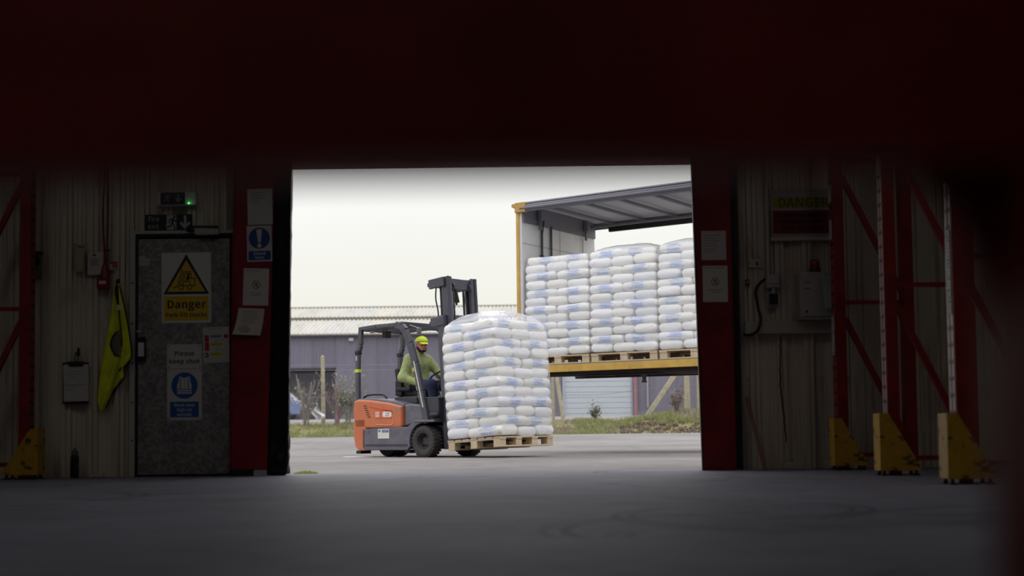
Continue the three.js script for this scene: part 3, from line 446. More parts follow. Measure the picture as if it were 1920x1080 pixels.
{ const c = at(181, 890, WZ + 0.09), o = obj('paper_scrap', [box(0.12, 0.035, 0.05, 0, 0.018, 0, 0.01), box(0.05, 0.02, 0.04, -0.05, 0.04, 0.005, 0.006)], M.offwhite); o.position.set(c[0], 0, WZ + 0.09); tag(o, 'pale crumpled scrap on the floor against the wall between can and door', 'scrap'); }
{ const c = at(488, 886, WZ + 0.12), o = obj('white_block', hexa(quad(-0.055, 0.055, 0, -0.05, 0.05), quad(-0.052, 0.05, 0.05, -0.05, 0.05)), std('#b9b6b4', 0.7)); o.position.set(c[0], 0, WZ + 0.08); tag(o, 'white block on the floor under the left red post', 'block'); }
{ const c = at(457, 886, WZ + 0.12), o = obj('post_foot', [box(0.16, 0.05, 0.14, 0, 0.025, 0, 0.006), cyl(0.012, 0.012, 0.02, 0.05, 0.055, 0.03, 'y', 8)], M.black); o.position.set(c[0], 0, WZ + 0.08); tag(o, 'black steel foot under the left red post beside the white block', 'foot plate'); }
{ // object hanging behind the left rack upright
  const c = at(69, 497, WZ), t = thing('alarm_sounder', 'dark alarm sounder on the wall behind the left rack post', 'sounder', [c[0], c[1], WZ]);
  obj('back_box', box(0.09, 0.2, 0.05, 0, -0.02, 0.026, 0.01), std('#6e675e', 0.6), t); obj('horn', cyl(0.04, 0.055, 0.07, 0.012, 0.02, 0.085, 'z', 20), M.black, t); obj('bracket', box(0.13, 0.018, 0.06, -0.01, 0.1, 0.03), std('#6d1216', 0.5), t);
}
// ------------------------------------------------------------------ right wall: electrics
{ const c = at(1442, 430, WZ), o = obj('cable_conduit', [cyl(0.014, 0.014, 0.95, 0, 0, 0, 'y', 12), box(0.05, 0.02, 0.02, 0, 0.2, -0.008), box(0.05, 0.02, 0.02, 0, -0.25, -0.008)], M.offwhite); const yt = at(1442, 330, WZ)[1], yb = at(1446, 516, WZ)[1]; o.scale.y = (yt - yb) / 0.95; o.position.set(at(1438, 430, WZ)[0], (yt + yb) / 2, WZ + 0.02); tag(o, 'thin pale conduit running up the right wall from the socket box', 'conduit'); void c; }
{
  const c = at(1446, 528, WZ), t = thing('socket_box', 'grey wall socket box with a black plug and cable below the conduit', 'socket', [c[0], c[1], WZ]);
  obj('housing', box(0.115, 0.115, 0.07, 0, 0, 0.036, 0.016), M.greyBox, t); obj('lid', box(0.095, 0.07, 0.012, 0, 0.012, 0.075, 0.004), M.greyBox, t);
  obj('inlet', cyl(0.018, 0.018, 0.06, 0.01, -0.08, 0.035, 'y', 12), M.greyBox, t); obj('back_plate', box(0.1, 0.15, 0.014, 0.005, -0.15, 0.008, 0.004), M.greyBox, t);
  obj('plug', box(0.065, 0.085, 0.05, 0.008, -0.15, 0.04, 0.008), M.black, t);
  const p = (px, py, z) => { const q = at(px, py, WZ); return [q[0] - c[0], q[1] - c[1], z]; };
  obj('power_cable', tube([p(1434, 524, 0.04), p(1424, 531, 0.05), p(1415, 546, 0.05), p(1418, 575, 0.06), p(1422, 600, 0.09), p(1417, 621, 0.09), p(1404, 629, 0.07), p(1393, 628, 0.04)], 0.012, 70), M.black, t); partNames(t);
}
{ const c = at(1414, 494, WZ), t = thing('switch_plate', 'flat pale switch plate left of the socket box on the right wall', 'switch', [c[0], c[1], WZ]); obj('plate', box(0.1, 0.075, 0.02, 0, 0, 0.012, 0.004), M.offwhite, t); obj('rocker', box(0.016, 0.028, 0.01, 0.018, -0.005, 0.024, 0.002), M.darkMetal, t); obj('screw', cyl(0.006, 0.006, 0.006, -0.042, 0.0, 0.023, 'z', 8), std('#5c1f1c', 0.5), t); }
{ const c = at(1400, 530, WZ), t = thing('break_glass', 'little red switch low left of the socket box next to the black strip', 'switch', [c[0], c[1], WZ]); obj('case', box(0.035, 0.05, 0.025, 0, 0, 0.013, 0.004), std('#6d2420', 0.5), t); obj('button', cyl(0.008, 0.008, 0.01, 0, 0, 0.028, 'z', 10), M.greyBox, t); }
{ // control cabinet
  const c = at(1531, 556, WZ), w = 0.335, h = 0.385, t = thing('control_cabinet', 'grey electrical control cabinet with red button and stickers on the right wall', 'control cabinet', [c[0], c[1], WZ]);
  obj('cabinet_body', box(w, h, 0.13, 0, 0, 0.066, 0.008), M.greyBox, t);
  const d = obj('cabinet_door', box(w - 0.025, h - 0.02, 0.016, 0.004, 0.0, 0.138, 0.005), M.greyBox, t);
  obj('door_latch', cyl(0.01, 0.01, 0.014, -0.12, -0.14, 0.15, 'z', 10), M.darkMetal, d);
  obj('stop_button', cyl(0.022, 0.02, 0.03, 0.06, 0.1, 0.155, 'z', 16), std('#8f161c', 0.4), t);
  const map = canvasTex(128, 256, (x, W2, H2) => { fill(x, W2, H2, '#5d594f'); x.fillStyle = '#2c2b28'; x.fillRect(14, 30, 34, 44); x.fillRect(60, 60, 50, 40); x.fillRect(14, 110, 96, 50); x.fillRect(20, 190, 80, 40); });
  obj('switch_panel', box(0.06, 0.11, 0.006, 0.06, 0.015, 0.149), std('#ffffff', 0.5, 0, { map }), t, true);
  const sm = canvasTex(128, 192, (x, W2, H2) => { fill(x, W2, H2, '#b4a8a2'); x.fillStyle = '#8c2d2d'; x.fillRect(8, 82, 112, 14); x.fillRect(8, 166, 112, 16); dashes(x, 14, 20, 96, 3, 20, 7, '#8b807c', 3); dashes(x, 14, 112, 96, 2, 20, 7, '#8b807c', 4); });
  obj('warning_sticker', box(0.05, 0.12, 0.003, -0.11, 0.1, 0.148), std('#ffffff', 0.5, 0, { map: sm }), t, true);
  obj('lip', box(w + 0.02, 0.016, 0.15, 0, -h / 2 - 0.004, 0.075), M.greyBox, t); partNames(t);
}
{ const c = at(1524, 511, WZ), t = thing('warning_beacon', 'red dome beacon on top of the grey control cabinet', 'beacon', [c[0], c[1] - 0.012, WZ + 0.08]); obj('base', cyl(0.05, 0.046, 0.035, 0, 0.018, 0, 'y', 20), M.black, t); obj('dome', new THREE.LatheGeometry([[0.042, 0.035], [0.04, 0.08], [0.034, 0.1], [0.02, 0.108], [0, 0.11]].map(([a, b]) => new THREE.Vector2(a, b)), 20), phys('#7d221c', 0.25, 0, { clearcoat: 0.6 }), t); }
{ // clear document wallet taped to the cabinet's side
  const c = at(1556, 546, WZ + 0.15), t = thing('document_wallet', 'clear plastic wallet of papers hanging on the right side of the control cabinet', 'document wallet', [c[0], c[1], WZ + 0.168]); t.rotation.z = 0.1;
  obj('papers', merge(shell(6, 10, (u, v) => [(u - 0.5) * 0.12, (v - 0.5) * 0.27, 0.006 + 0.014 * Math.sin(u * 3 + 0.4) * (1 - v * 0.5)], 0.003)), M.paper, t);
  obj('cover', merge(shell(6, 10, (u, v) => [(u - 0.5) * 0.13, (v - 0.5) * 0.29 + 0.005, 0.012 + 0.016 * Math.sin(u * 3 + 0.4) * (1 - v * 0.5)], 0.001)), phys('#f2f6f8', 0.2, 0, { transmission: 0.88, thickness: 0 }), t);
  obj('binding', box(0.02, 0.2, 0.008, 0.05, 0.015, 0.022), std('#5b6470', 0.5), t);
}
{ const a = at(1395, 604, WZ), b = at(1566, 625, WZ), o = obj('cable_trunking', [box(b[0] - a[0], a[1] - b[1], 0.06, 0, 0, 0.03, 0.004), box(0.02, a[1] - b[1] + 0.006, 0.066, 0.18, 0, 0.03)], std('#a9a292', 0.5)); o.position.set((a[0] + b[0]) / 2, (a[1] + b[1]) / 2, WZ + 0.0005); tag(o, 'pale horizontal trunking rail under the control cabinet', 'trunking'); }
{ const a = at(1434, 879, WZ + 0.22), b = at(1400, 745, WZ + 0.03), o = obj('leaning_batten', bar([a[0], 0.002, WZ + 0.22], [b[0], b[1], WZ + 0.035], 0.028, 0.02), M.stick); tag(o, 'thin wooden batten leaning against the wall right of the right red post', 'batten'); }
{ const c = at(1482, 880, WZ + 0.08), o = obj('floor_block', [box(0.12, 0.045, 0.06, 0, 0.0225, 0, 0.006), box(0.09, 0.01, 0.045, 0.005, 0.048, 0, 0.003)], M.offwhite); o.position.set(c[0], 0, WZ + 0.06); tag(o, 'pale block on the floor at the foot of the right wall', 'block'); }
{ // rust run down the right wall: a thin crust of its own
  const r = rng(9), pts = []; for (let i = 0; i <= 26; i++) { const p = at(1464 + (i > 12 ? (i - 12) * 0.9 : 0) + (r() - 0.5) * 2.4, 632 + i * 7.6, WZ + RIB); pts.push([p[0], p[1], WZ + 0.001]); }
  const o = obj('rust_run', tube(pts, 0.006, 80, 6), std('#5a3020', 0.95)); tag(o, 'brown rust run down the cladding below the trunking', 'rust run');
}
// ------------------------------------------------------------------ pallet racking uprights and their guards
function upright(x, z, label, sx, H, low, pat) { // a frame across the aisle: posts at x and 0.55 m further from the aisle
  const t = thing('rack_upright', label, 'racking', [x, 0, z]), w = 0.085, d = 0.115, reach = -sx * 0.55;
  [0, reach].forEach((px, i) => {
    const p = obj('post', [box(w, H, 0.006, px, H / 2, d / 2 - 0.003), box(w, H, 0.006, px, H / 2, -d / 2 + 0.003), box(0.006, H, d - 0.012, px + sx * (w / 2 - 0.003), H / 2, 0)], M.rackRed, t);
    const face = px + sx * w / 2;
    if (!i) {
      const holes = []; for (let y = 0.42; y < H - 0.1; y += 0.1) holes.push(box(0.004, 0.024, 0.07, face + sx * 0.0025, y, 0));
      obj('keyhole_row', holes, M.black, p).userData.kind = 'stuff';
      if (pat === 2) for (const zz of [-0.034, 0.03]) obj('bare_edge', box(0.003, H - 0.45, 0.036, face + sx * 0.0015, H / 2 + 0.2, zz), std('#b7a09e', 0.35, 0.1), p);
      if (pat > 0) { const map = canvasTex(64, 512, (q, a, b) => { fill(q, a, b, '#b9b5b0'); const r = rng(3 + Math.round(z * -10)); for (let k = 0; k < 22; k++) { q.fillStyle = '#4e4a50'; q.fillRect(18, 12 + k * 23, 14 + r() * 28, 8 + r() * 8); } }); const lm = std('#ffffff', 0.5, 0, { map }); for (const [ya, yb] of pat === 1 ? [[0.92, 1.24], [1.86, 2.02], [2.16, 2.3]] : z > -8 ? [[1.0, 1.5]] : [[2.2, 2.4]]) obj('load_label', box(0.003, yb - ya, 0.075, face + sx * 0.0062, (ya + yb) / 2, 0), lm, p, true); }
    }
    obj('foot_plate', box(0.13, 0.008, 0.16, px, 0.004, 0), M.darkMetal, t);
  });
  const xi = -sx * (w / 2), xo = reach + sx * (w / 2);
  for (const y of low.h) obj('horizontal_brace', box(Math.abs(xo - xi), 0.032, 0.03, (xi + xo) / 2, y, 0.01), M.rackRed, t);
  for (const [a, b] of low.d) obj('diagonal_brace', bar([xi, a, 0.02], [xo, b, 0.02], 0.045, 0.03), M.rackRed, t);
  partNames(t); return t;
}
function guard(x, z, sx, h, len, label, seed) {
  const t = thing('column_guard', label, 'column guard', [x, 0, z], 0), D = 0.16, y0 = 0.035, r = rng(seed);
  const side = (zz) => ext([[-sx * 0.0, y0], [sx * len, y0], [sx * (len - 0.01), y0 + 0.02], [sx * 0.055, h], [0, h]].map(([a, b]) => [a, b]), 0.008).translate(0, 0, zz);
  obj('front_plate', box(0.01, h - y0, D, -sx * 0.004, (h + y0) / 2, 0, 0.003), std('#ffffff', 0.45, 0, { map: M.guardYellow.map, color: '#ffffff' }), t);
  for (const s of [-1, 1]) obj('side_plate', sx > 0 ? side(s * (D / 2 - 0.004)) : flipX(side(s * (D / 2 - 0.004))), M.guardYellow, t);
  for (const [a, b] of [[0.02, 0.06], [len - 0.04, 0.06], [0.02, -0.06], [len - 0.04, -0.06]]) obj('floor_bolt', [cyl(0.012, 0.012, 0.04, sx * a, 0.02, b, 'y', 8), box(0.04, 0.012, 0.04, sx * a, 0.006, b)], M.darkMetal, t);
  partNames(t); void r; return t;
}
function flipX(g) { return g; }
const rackX = 2.63;
const frameBraces = { h: [1.345, 0.12, 2.5], d: [[1.22, 0.26], [2.37, 1.42], [3.5, 2.56]] };
upright(at(1574, 640, -10.3)[0], -10.3, 'red rack upright frame nearest the control cabinet on the right', -1, 4.4, frameBraces, 1);
upright(at(1668, 640, -9.06)[0], -9.06, 'middle red rack upright frame on the right with bare steel edge', -1, 4.4, frameBraces, 2);
upright(at(1797, 640, -7.57)[0], -7.57, 'red rack upright frame at the far right, half in darkness', -1, 4.4, frameBraces, 2);
guard(at(1561, 800, -10.25)[0], -10.25, 1, 0.415, 0.265, 'dull yellow column guard at the foot of the rack post by the control cabinet', 1);
guard(at(1645.5, 800, -9.0)[0], -9.0, 1, 0.435, 0.285, 'scuffed yellow column guard, second of three along the right racking', 2);
guard(at(1770, 800, -7.5)[0], -7.5, 1, 0.415, 0.275, 'yellow column guard with a bright front plate, nearest on the right', 3);
upright(at(51, 600, -10.45)[0], -10.45, 'red rack upright frame standing at the far left wall', 1, 4.4, { h: [1.39, 0.12, 2.5], d: [[1.28, 0.31], [2.42, 1.46]] }, 0);
guard(at(76, 800, -10.45)[0], -10.45, -1, 0.41, 0.29, 'dirty yellow column guard at the foot of the left rack post', 4);
// ------------------------------------------------------------------ bags, pallets and loads
const bagMap = canvasTex(1024, 256, (x, w, h) => {
  fill(x, w, h, '#f1f2f1'); const r = rng(21);
  for (let i = 0; i < 60; i++) { x.fillStyle = `rgba(190,196,204,${0.05 + r() * 0.08})`; x.beginPath(); x.ellipse(r() * w, r() * h, 20 + r() * 70, 8 + r() * 22, r() * 3, 0, 7); x.fill(); }
  for (let i = 0; i < 90; i++) { x.fillStyle = `rgba(${120 + r() * 40},${150 + r() * 35},${215 + r() * 20},${0.06 + r() * 0.2})`; x.fillRect(250 + r() * 420, r() * h, 40 + r() * 170, 10 + r() * 46); }
  x.fillStyle = 'rgba(96,126,200,0.22)'; x.fillRect(330, 30, 110, 90); x.fillRect(480, 120, 210, 50); x.fillRect(620, 20, 90, 70); dashes(x, 450, 40, 200, 3, 26, 11, 'rgba(88,116,190,0.35)', 8); dashes(x, 330, 185, 330, 3, 22, 9, 'rgba(96,126,200,0.3)', 9);
});
const bagMats = ['#ffffff', '#f4f5f8', '#fbfaf4', '#ffffff', '#f6f6f2'].map((c, i) => phys(c, 0.42, 0, { map: (() => { const m = bagMap.clone(); m.wrapS = m.wrapT = THREE.RepeatWrapping; m.offset.set([0, 0.1, -0.08, 0, 0.05][i], i * 0.23); m.needsUpdate = true; return m; })(), clearcoat: 0.5, clearcoatRoughness: 0.35 }));
const bagGeos = [1, 2, 3, 4, 5].map((seed) => {
  const g = new THREE.BoxGeometry(2, 2, 2, 16, 6, 12), p = g.attributes.position, n = g.attributes.normal, uv = g.attributes.uv, L = 0.307, Wd = 0.206, Hh = 0.0745;
  for (let i = 0; i < p.count; i++) {
    let x = Math.sin(p.getX(i) * Math.PI / 2), y = Math.sin(p.getY(i) * Math.PI / 2), z = Math.sin(p.getZ(i) * Math.PI / 2); const end = Math.abs(n.getX(i)) > 0.5;
    if (end) uv.setXY(i, 0.03 + 0.1 * (z + 1) / 2, (y + 1) / 2); else if (Math.abs(n.getZ(i)) > 0.5) uv.setXY(i, (x + 1) / 2, (y + 1) / 2); else uv.setXY(i, (x + 1) / 2, (z + 1) / 2);
    const ax = Math.abs(x), az = Math.abs(z), ay = Math.abs(y);
    const thick = (1 - 0.10 * ax ** 12) * (1 - 0.16 * az ** 9) + 0.05 * (fbm(x * 2 + seed * 7 + 20, z * 2 + 20, 64, 2) - 0.5);
    const bx = 1 - 0.055 * ay ** 3 - 0.035 * az ** 14, bz = 1 - 0.12 * ay ** 3 - 0.07 * ax ** 14;
    const wr = 0.006 * (fbm(x * 5 + seed * 3 + 30, (y + z) * 5 + 30, 64, 3) - 0.5);
    p.setXYZ(i, x * L * bx + wr * 1.5, y * Hh * thick + 0.014 * (fbm(x * 1.5 + seed * 11 + 40, z * 1.5 + 40, 64, 2) - 0.5) * (1 - 0.2 * ay), z * Wd * bz + wr * 1.5);
  }
  const m = mergeVertices((() => { const q = g.clone(); q.deleteAttribute('normal'); return q; })(), 1e-5); m.computeVertexNormals();
  // smooth normals across the box's edges: average by position
  const map = new Map(), P = m.attributes.position, N = m.attributes.normal, key = (i) => [P.getX(i), P.getY(i), P.getZ(i)].map((q) => Math.round(q * 5e3)).join();
  for (let i = 0; i < P.count; i++) { const k = key(i), v = map.get(k) ?? map.set(k, new THREE.Vector3()).get(k); v.add(new THREE.Vector3(N.getX(i), N.getY(i), N.getZ(i))); }
  for (let i = 0; i < P.count; i++) { const v = map.get(key(i)).clone().normalize(); N.setXYZ(i, v.x, v.y, v.z); }
  return m;
});
const PAL_H = 0.144, LAYER = 0.138;
const filmMat = phys('#ffffff', 0.2, 0, { transmission: 0.8, thickness: 0, ior: 1.4, bumpMap: bumpFine, bumpScale: 0.004, side: THREE.DoubleSide });
function load(name, label, layers, seed, dome) {
  const t = thing(name, label, 'bag load'), r = rng(seed);
  for (let k = 0; k < layers; k++) {
    const f = k % 2 ? -1 : 1, bags = [[-0.4, 0.2 * f, 1], [0, 0.2 * f, 1], [0.4, 0.2 * f, 1], [-0.3, -0.3 * f, 0], [0.3, -0.3 * f, 0]];
    const out = 1 + 0.02 * Math.sin(k / layers * Math.PI) - (k > layers - 2 ? 0.05 : 0);
    for (const [x, z, turn] of bags) {
      const o = new THREE.Mesh(bagGeos[Math.floor(r() * 5)], bagMats[Math.floor(r() * 5)]); o.name = 'bag'; o.castShadow = o.receiveShadow = true;
      const top = k === layers - 1 ? 1 : 0;
      o.position.set(x * out + (r() - 0.5) * 0.03, LAYER * (k + 0.5) + (r() - 0.5) * 0.012, z * out + (r() - 0.5) * 0.03);
      o.rotation.set((r() - 0.5) * 0.08, (turn ? Math.PI / 2 : 0) + (r() < 0.5 ? Math.PI : 0) + (r() - 0.5) * 0.07, (r() - 0.5) * 0.09); o.scale.setScalar(1); o.scale.y = 1.04 + (r() - 0.5) * 0.08 - top * 0.1;
      t.add(o);
    }
  }
  const h = LAYER * layers, NU = 128, NV = 84, side = 0.8;
  const hood = grid(NU, NV, (u, v) => {
    const a = u * Math.PI * 2, c = Math.cos(a), s = Math.sin(a), e = 2 / 14, sx = Math.sign(c) * Math.abs(c) ** e, sz = Math.sign(s) * Math.abs(s) ** e;
    const wr = fbm(u * 30 + seed, v * 14, 64, 3) - 0.5;
    if (v < side) { const q = v / side, y = 0.004 + q * h * 0.985, lay = Math.abs(Math.sin(Math.PI * y / LAYER)), cnr = Math.min(Math.abs(sx), Math.abs(sz)); const off = 0.024 - 0.014 * (1 - lay) * (1 - 0.6 * cnr ** 6) + wr * 0.012 + 0.012 * Math.sin(q * Math.PI) - (q > 0.93 ? (q - 0.93) * 0.5 : 0); return [sx * (0.598 + off), y, sz * (0.498 + off)]; }
    const q = (v - side) / (1 - side), rr = Math.cos(q * Math.PI / 2) ** 0.75, y = h * 0.985 + dome * Math.sin(q * Math.PI / 2) ** 1.15 + wr * 0.03 * Math.sin(q * Math.PI);
    const soft = lerp(e, 0.75, q), px = Math.sign(c) * Math.abs(c) ** soft, pz = Math.sign(s) * Math.abs(s) ** soft;
    return [px * (0.587) * rr, y, pz * (0.487) * rr];
  });
  const o = new THREE.Mesh(hood, filmMat); o.name = 'stretch_film'; o.castShadow = o.receiveShadow = true; o.userData.label = 'clear stretch film hood over the bags'; t.add(o);
  partNames(t); return t;
}
function pallet(label, category, blocksX) { // 1.2 along x, 1.0 along z
  const t = thing('wooden_pallet', label, category, [0, 0, 0], 0);
  for (let i = 0; i < 7; i++) obj('top_board', box(1.2, 0.02, 0.12, 0, 0.134, -0.44 + i * 0.88 / 6, 0.003), M.wood, t);
  for (const z of [-0.43, 0, 0.43]) { for (const x of blocksX) obj('block', box(0.13, 0.082, 0.12, x, 0.063, z, 0.003), M.wood, t); obj('bottom_board', box(1.2, 0.022, 0.12, 0, 0.011, z, 0.003), M.wood, t); }
  for (const x of blocksX) obj('cross_board', box(0.13, 0.02, 1.0, x, 0.114, 0, 0.003), M.wood, t);
  partNames(t); return t;
}
// ------------------------------------------------------------------ the lorry trailer
const TR = { x: 0.09, z: -21.4, a: -0.588 };           // near left corner and turn
const inTrailer = (x, y, z) => { const c = Math.cos(-TR.a), s = Math.sin(-TR.a); return [TR.x + x * c - z * s, y, TR.z + x * s + z * c]; };
const BED = 1.42;
{
  const t = thing('curtain_trailer', 'open sided lorry trailer with yellow side rail and grey roof, loaded with pallets of bags', 'trailer', [TR.x, 0, TR.z], TR.a), L = 9.2, W2 = 2.5;
  obj('deck', box(L - 0.1, 0.06, W2 - 0.1, L / 2, BED - 0.035, -W2 / 2), M.wood, t);
  obj('side_rail', [box(L, 0.125, 0.05, L / 2, BED - 0.0575, -0.025, 0.008)], M.trailerYellow, t);
  obj('side_rail', [box(L, 0.125, 0.05, L / 2, BED - 0.0575, -W2 + 0.025, 0.008)], M.trailerYellow, t);
  obj('deck_edge', box(L, 0.012, 0.06, L / 2, BED + 0.008, -0.03), M.trailerGrey, t);
  for (let i = 0; i < 15; i++) obj('cross_member', box(0.06, 0.07, W2 - 0.16, 0.3 + i * 0.61, BED - 0.1, -W2 / 2), M.chassis, t);
  for (const z of [-0.75, -1.75]) obj('chassis_beam', ext([[0.1, BED - 0.1], [L, BED - 0.1], [L, BED - 0.5], [4.6, BED - 0.5], [3.1, BED - 0.18], [0.1, BED - 0.16]], 0.09).translate(0, 0, z), M.chassis, t);
  obj('rave_skirt', ext([[0.02, BED - 0.12], [L, BED - 0.12], [L, BED - 0.26], [2.9, BED - 0.23], [2.5, BED - 0.165], [1.3, BED - 0.165], [0.9, BED - 0.19], [0.02, BED - 0.18]], 0.02).translate(0, 0, -0.12), M.chassis, t);
  const hk = obj('tie_down_hook', [box(0.05, 0.1, 0.04, 2.33, BED - 0.27, -0.1), box(0.09, 0.025, 0.06, 2.33, BED - 0.23, -0.1), box(0.075, 0.02, 0.05, 2.33, BED - 0.325, -0.1)], M.black, t); void hk;
  // bulkhead
  const b = obj('bulkhead', box(0.05, 4.03 - BED, W2 - 0.06, 0.075, (4.03 + BED) / 2, -W2 / 2), M.trailerWhite, t);
  obj('panel_joint', [box(0.006, 4.0 - BED, 0.012, 0.102, (4.0 + BED) / 2, -1.25), box(0.006, 0.012, W2 - 0.1, 0.102, 3.5, -W2 / 2)], M.greyBox, b);
  obj('corner_post', box(0.055, 4.05 - BED, 0.06, 0.03, (4.05 + BED) / 2, -0.03, 0.006), M.trailerYellow, t);
  obj('corner_post', box(0.055, 4.05 - BED, 0.06, 0.03, (4.05 + BED) / 2, -W2 + 0.03, 0.006), M.trailerYellow, t);
  obj('corner_cap', [box(0.21, 0.17, 0.09, 0.1, 4.095, -0.015, 0.012), cyl(0.035, 0.035, 0.1, -0.03, 4.13, -0.02, 'z', 12)], std('#b9954e', 0.55), t);
  // roof: edge rails, bows, translucent skin
  obj('roof_rail', [ext([[-0.02, 4.02], [0.03, 4.02], [0.045, 4.05], [0.045, 4.12], [0.0, 4.165], [-0.02, 4.165]], L - 0.1).rotateY(-Math.PI / 2).scale(1, 1, 1).translate(L / 2 + 0.05, 0, -0.03), cyl(0.03, 0.03, L - 0.1, L / 2 + 0.05, 4.075, 0.01, 'x', 12)], M.trailerGrey, t);
  obj('gutter_strip', box(L - 0.1, 0.02, 0.03, L / 2 + 0.05, 4.17, -0.02), std('#a9a9ad', 0.5), t);
  obj('roof_rail', box(L - 0.1, 0.12, 0.06, L / 2 + 0.05, 4.075, -W2 + 0.03, 0.008), M.trailerGrey, t);
  obj('curtain_bunch', box(L - 0.5, 0.12, 0.06, L / 2 + 0.2, 4.0, -W2 + 0.1, 0.015), M.black, t);
  obj('curtain_track', box(L - 0.2, 0.04, 0.05, L / 2 + 0.05, 4.02, -W2 + 0.32, 0.01), M.trailerGrey, t);
  for (let i = 0; i < 14; i++) obj('roof_bow', box(0.06, 0.05, W2 - 0.12, 0.55 + i * 0.64, 4.085, -W2 / 2, 0.01), M.trailerGrey, t);
  obj('roof_skin', grid(6, 24, (u, v) => [0.05 + (L - 0.1) * u, 4.125 + 0.03 * Math.sin(Math.PI * v), -W2 * v]).clone(), phys('#9a9ba2', 0.7, 0, { transmission: 0.12, thickness: 0, side: THREE.DoubleSide }), t);
  obj('header_panel', box(0.03, 0.3, W2 - 0.1, 0.12, 4.0, -W2 / 2), M.trailerGrey, t);
  for (const z of [-0.5, -2.05]) obj('header_bracket', [box(0.07, 0.18, 0.12, 0.2, 4.02, z), box(0.03, 0.22, 0.04, 0.17, 3.88, z)], M.trailerGrey, t);
  for (const z of [-0.62, -0.92]) obj('load_strap', [box(0.012, z < -0.9 ? 0.95 : 0.85, 0.05, 0.13, z < -0.9 ? 3.42 : 3.3, z), ...(z < -0.9 ? [] : [bar([0.13, 3.7, z - 0.01], [0.15, 4.0, z - 0.06], 0.012, 0.02), bar([0.13, 3.7, z + 0.01], [0.15, 4.0, z + 0.05], 0.012, 0.02), box(0.03, 0.34, 0.085, 0.13, 3.18, z)])], M.black, t);
  obj('strap_box', box(0.06, 0.24, 0.17, 0.14, 2.97, -0.42, 0.01), M.black, t);
  obj('load_rope', tube([[0.12, 3.8, -2.02], [0.13, 3.4, -1.98], [0.14, 3.0, -1.86], [0.14, 2.8, -1.84]], 0.008, 30, 6), M.greyBox, t);
  // running gear beyond the right side of the opening
  for (const x of [6.2, 7.5]) for (const z of [-0.22, -W2 + 0.22]) { const w = obj('wheel', new THREE.LatheGeometry([[0.16, -0.13], [0.3, -0.13], [0.46, -0.125], [0.495, -0.09], [0.5, 0], [0.495, 0.09], [0.46, 0.125], [0.3, 0.13], [0.16, 0.13]].map(([a, c]) => new THREE.Vector2(a, c)), 32).rotateX(Math.PI / 2).translate(x, 0.475, z), M.tyre, t); obj('hub', cyl(0.28, 0.17, 0.24, x, 0.475, z, 'z', 20), M.rim, w); }
  for (const x of [6.2, 7.5]) obj('axle', cyl(0.06, 0.06, W2 - 0.5, x, 0.475, -W2 / 2, 'z', 12), M.chassis, t);
  obj('suspension', [box(2.2, 0.45, 0.12, 6.85, 0.72, -0.75), box(2.2, 0.45, 0.12, 6.85, 0.72, -1.75)], M.chassis, t);
  obj('landing_leg', [box(0.12, 1.05, 0.12, 4.9, 0.52, -0.55), box(0.3, 0.04, 0.25, 4.9, 0.0, -0.55)], M.chassis, t); obj('landing_leg', [box(0.12, 1.05, 0.12, 4.9, 0.52, -1.95), box(0.3, 0.04, 0.25, 4.9, 0.0, -1.95)], M.chassis, t);
  partNames(t);
}
const loadNames = ['shrink wrapped load of white bags on the trailer, against the bulkhead', 'tall shrink wrapped load of white bags, second from the trailer bulkhead', 'shrink wrapped load of white bags on the trailer beside the right red post'];
const palNames = ['wooden pallet on the trailer nearest the bulkhead', 'wooden pallet on the trailer, second from the bulkhead', 'wooden pallet on the trailer beside the right red post'];
for (let i = 0; i < 3; i++) {
  const p = inTrailer(0.75 + 1.235 * i, BED + 0.014, -0.56), q = pallet(palNames[i], 'pallet', [-0.53, 0, 0.53]); q.position.set(...p); q.rotation.y = TR.a;
  const l = load('bag_load', loadNames[i], [12, 12, 12][i], 100 + i * 13, [0.03, 0.12, 0.12][i]); l.position.set(p[0], p[1] + PAL_H + 0.014, p[2]); l.rotation.y = TR.a;
}
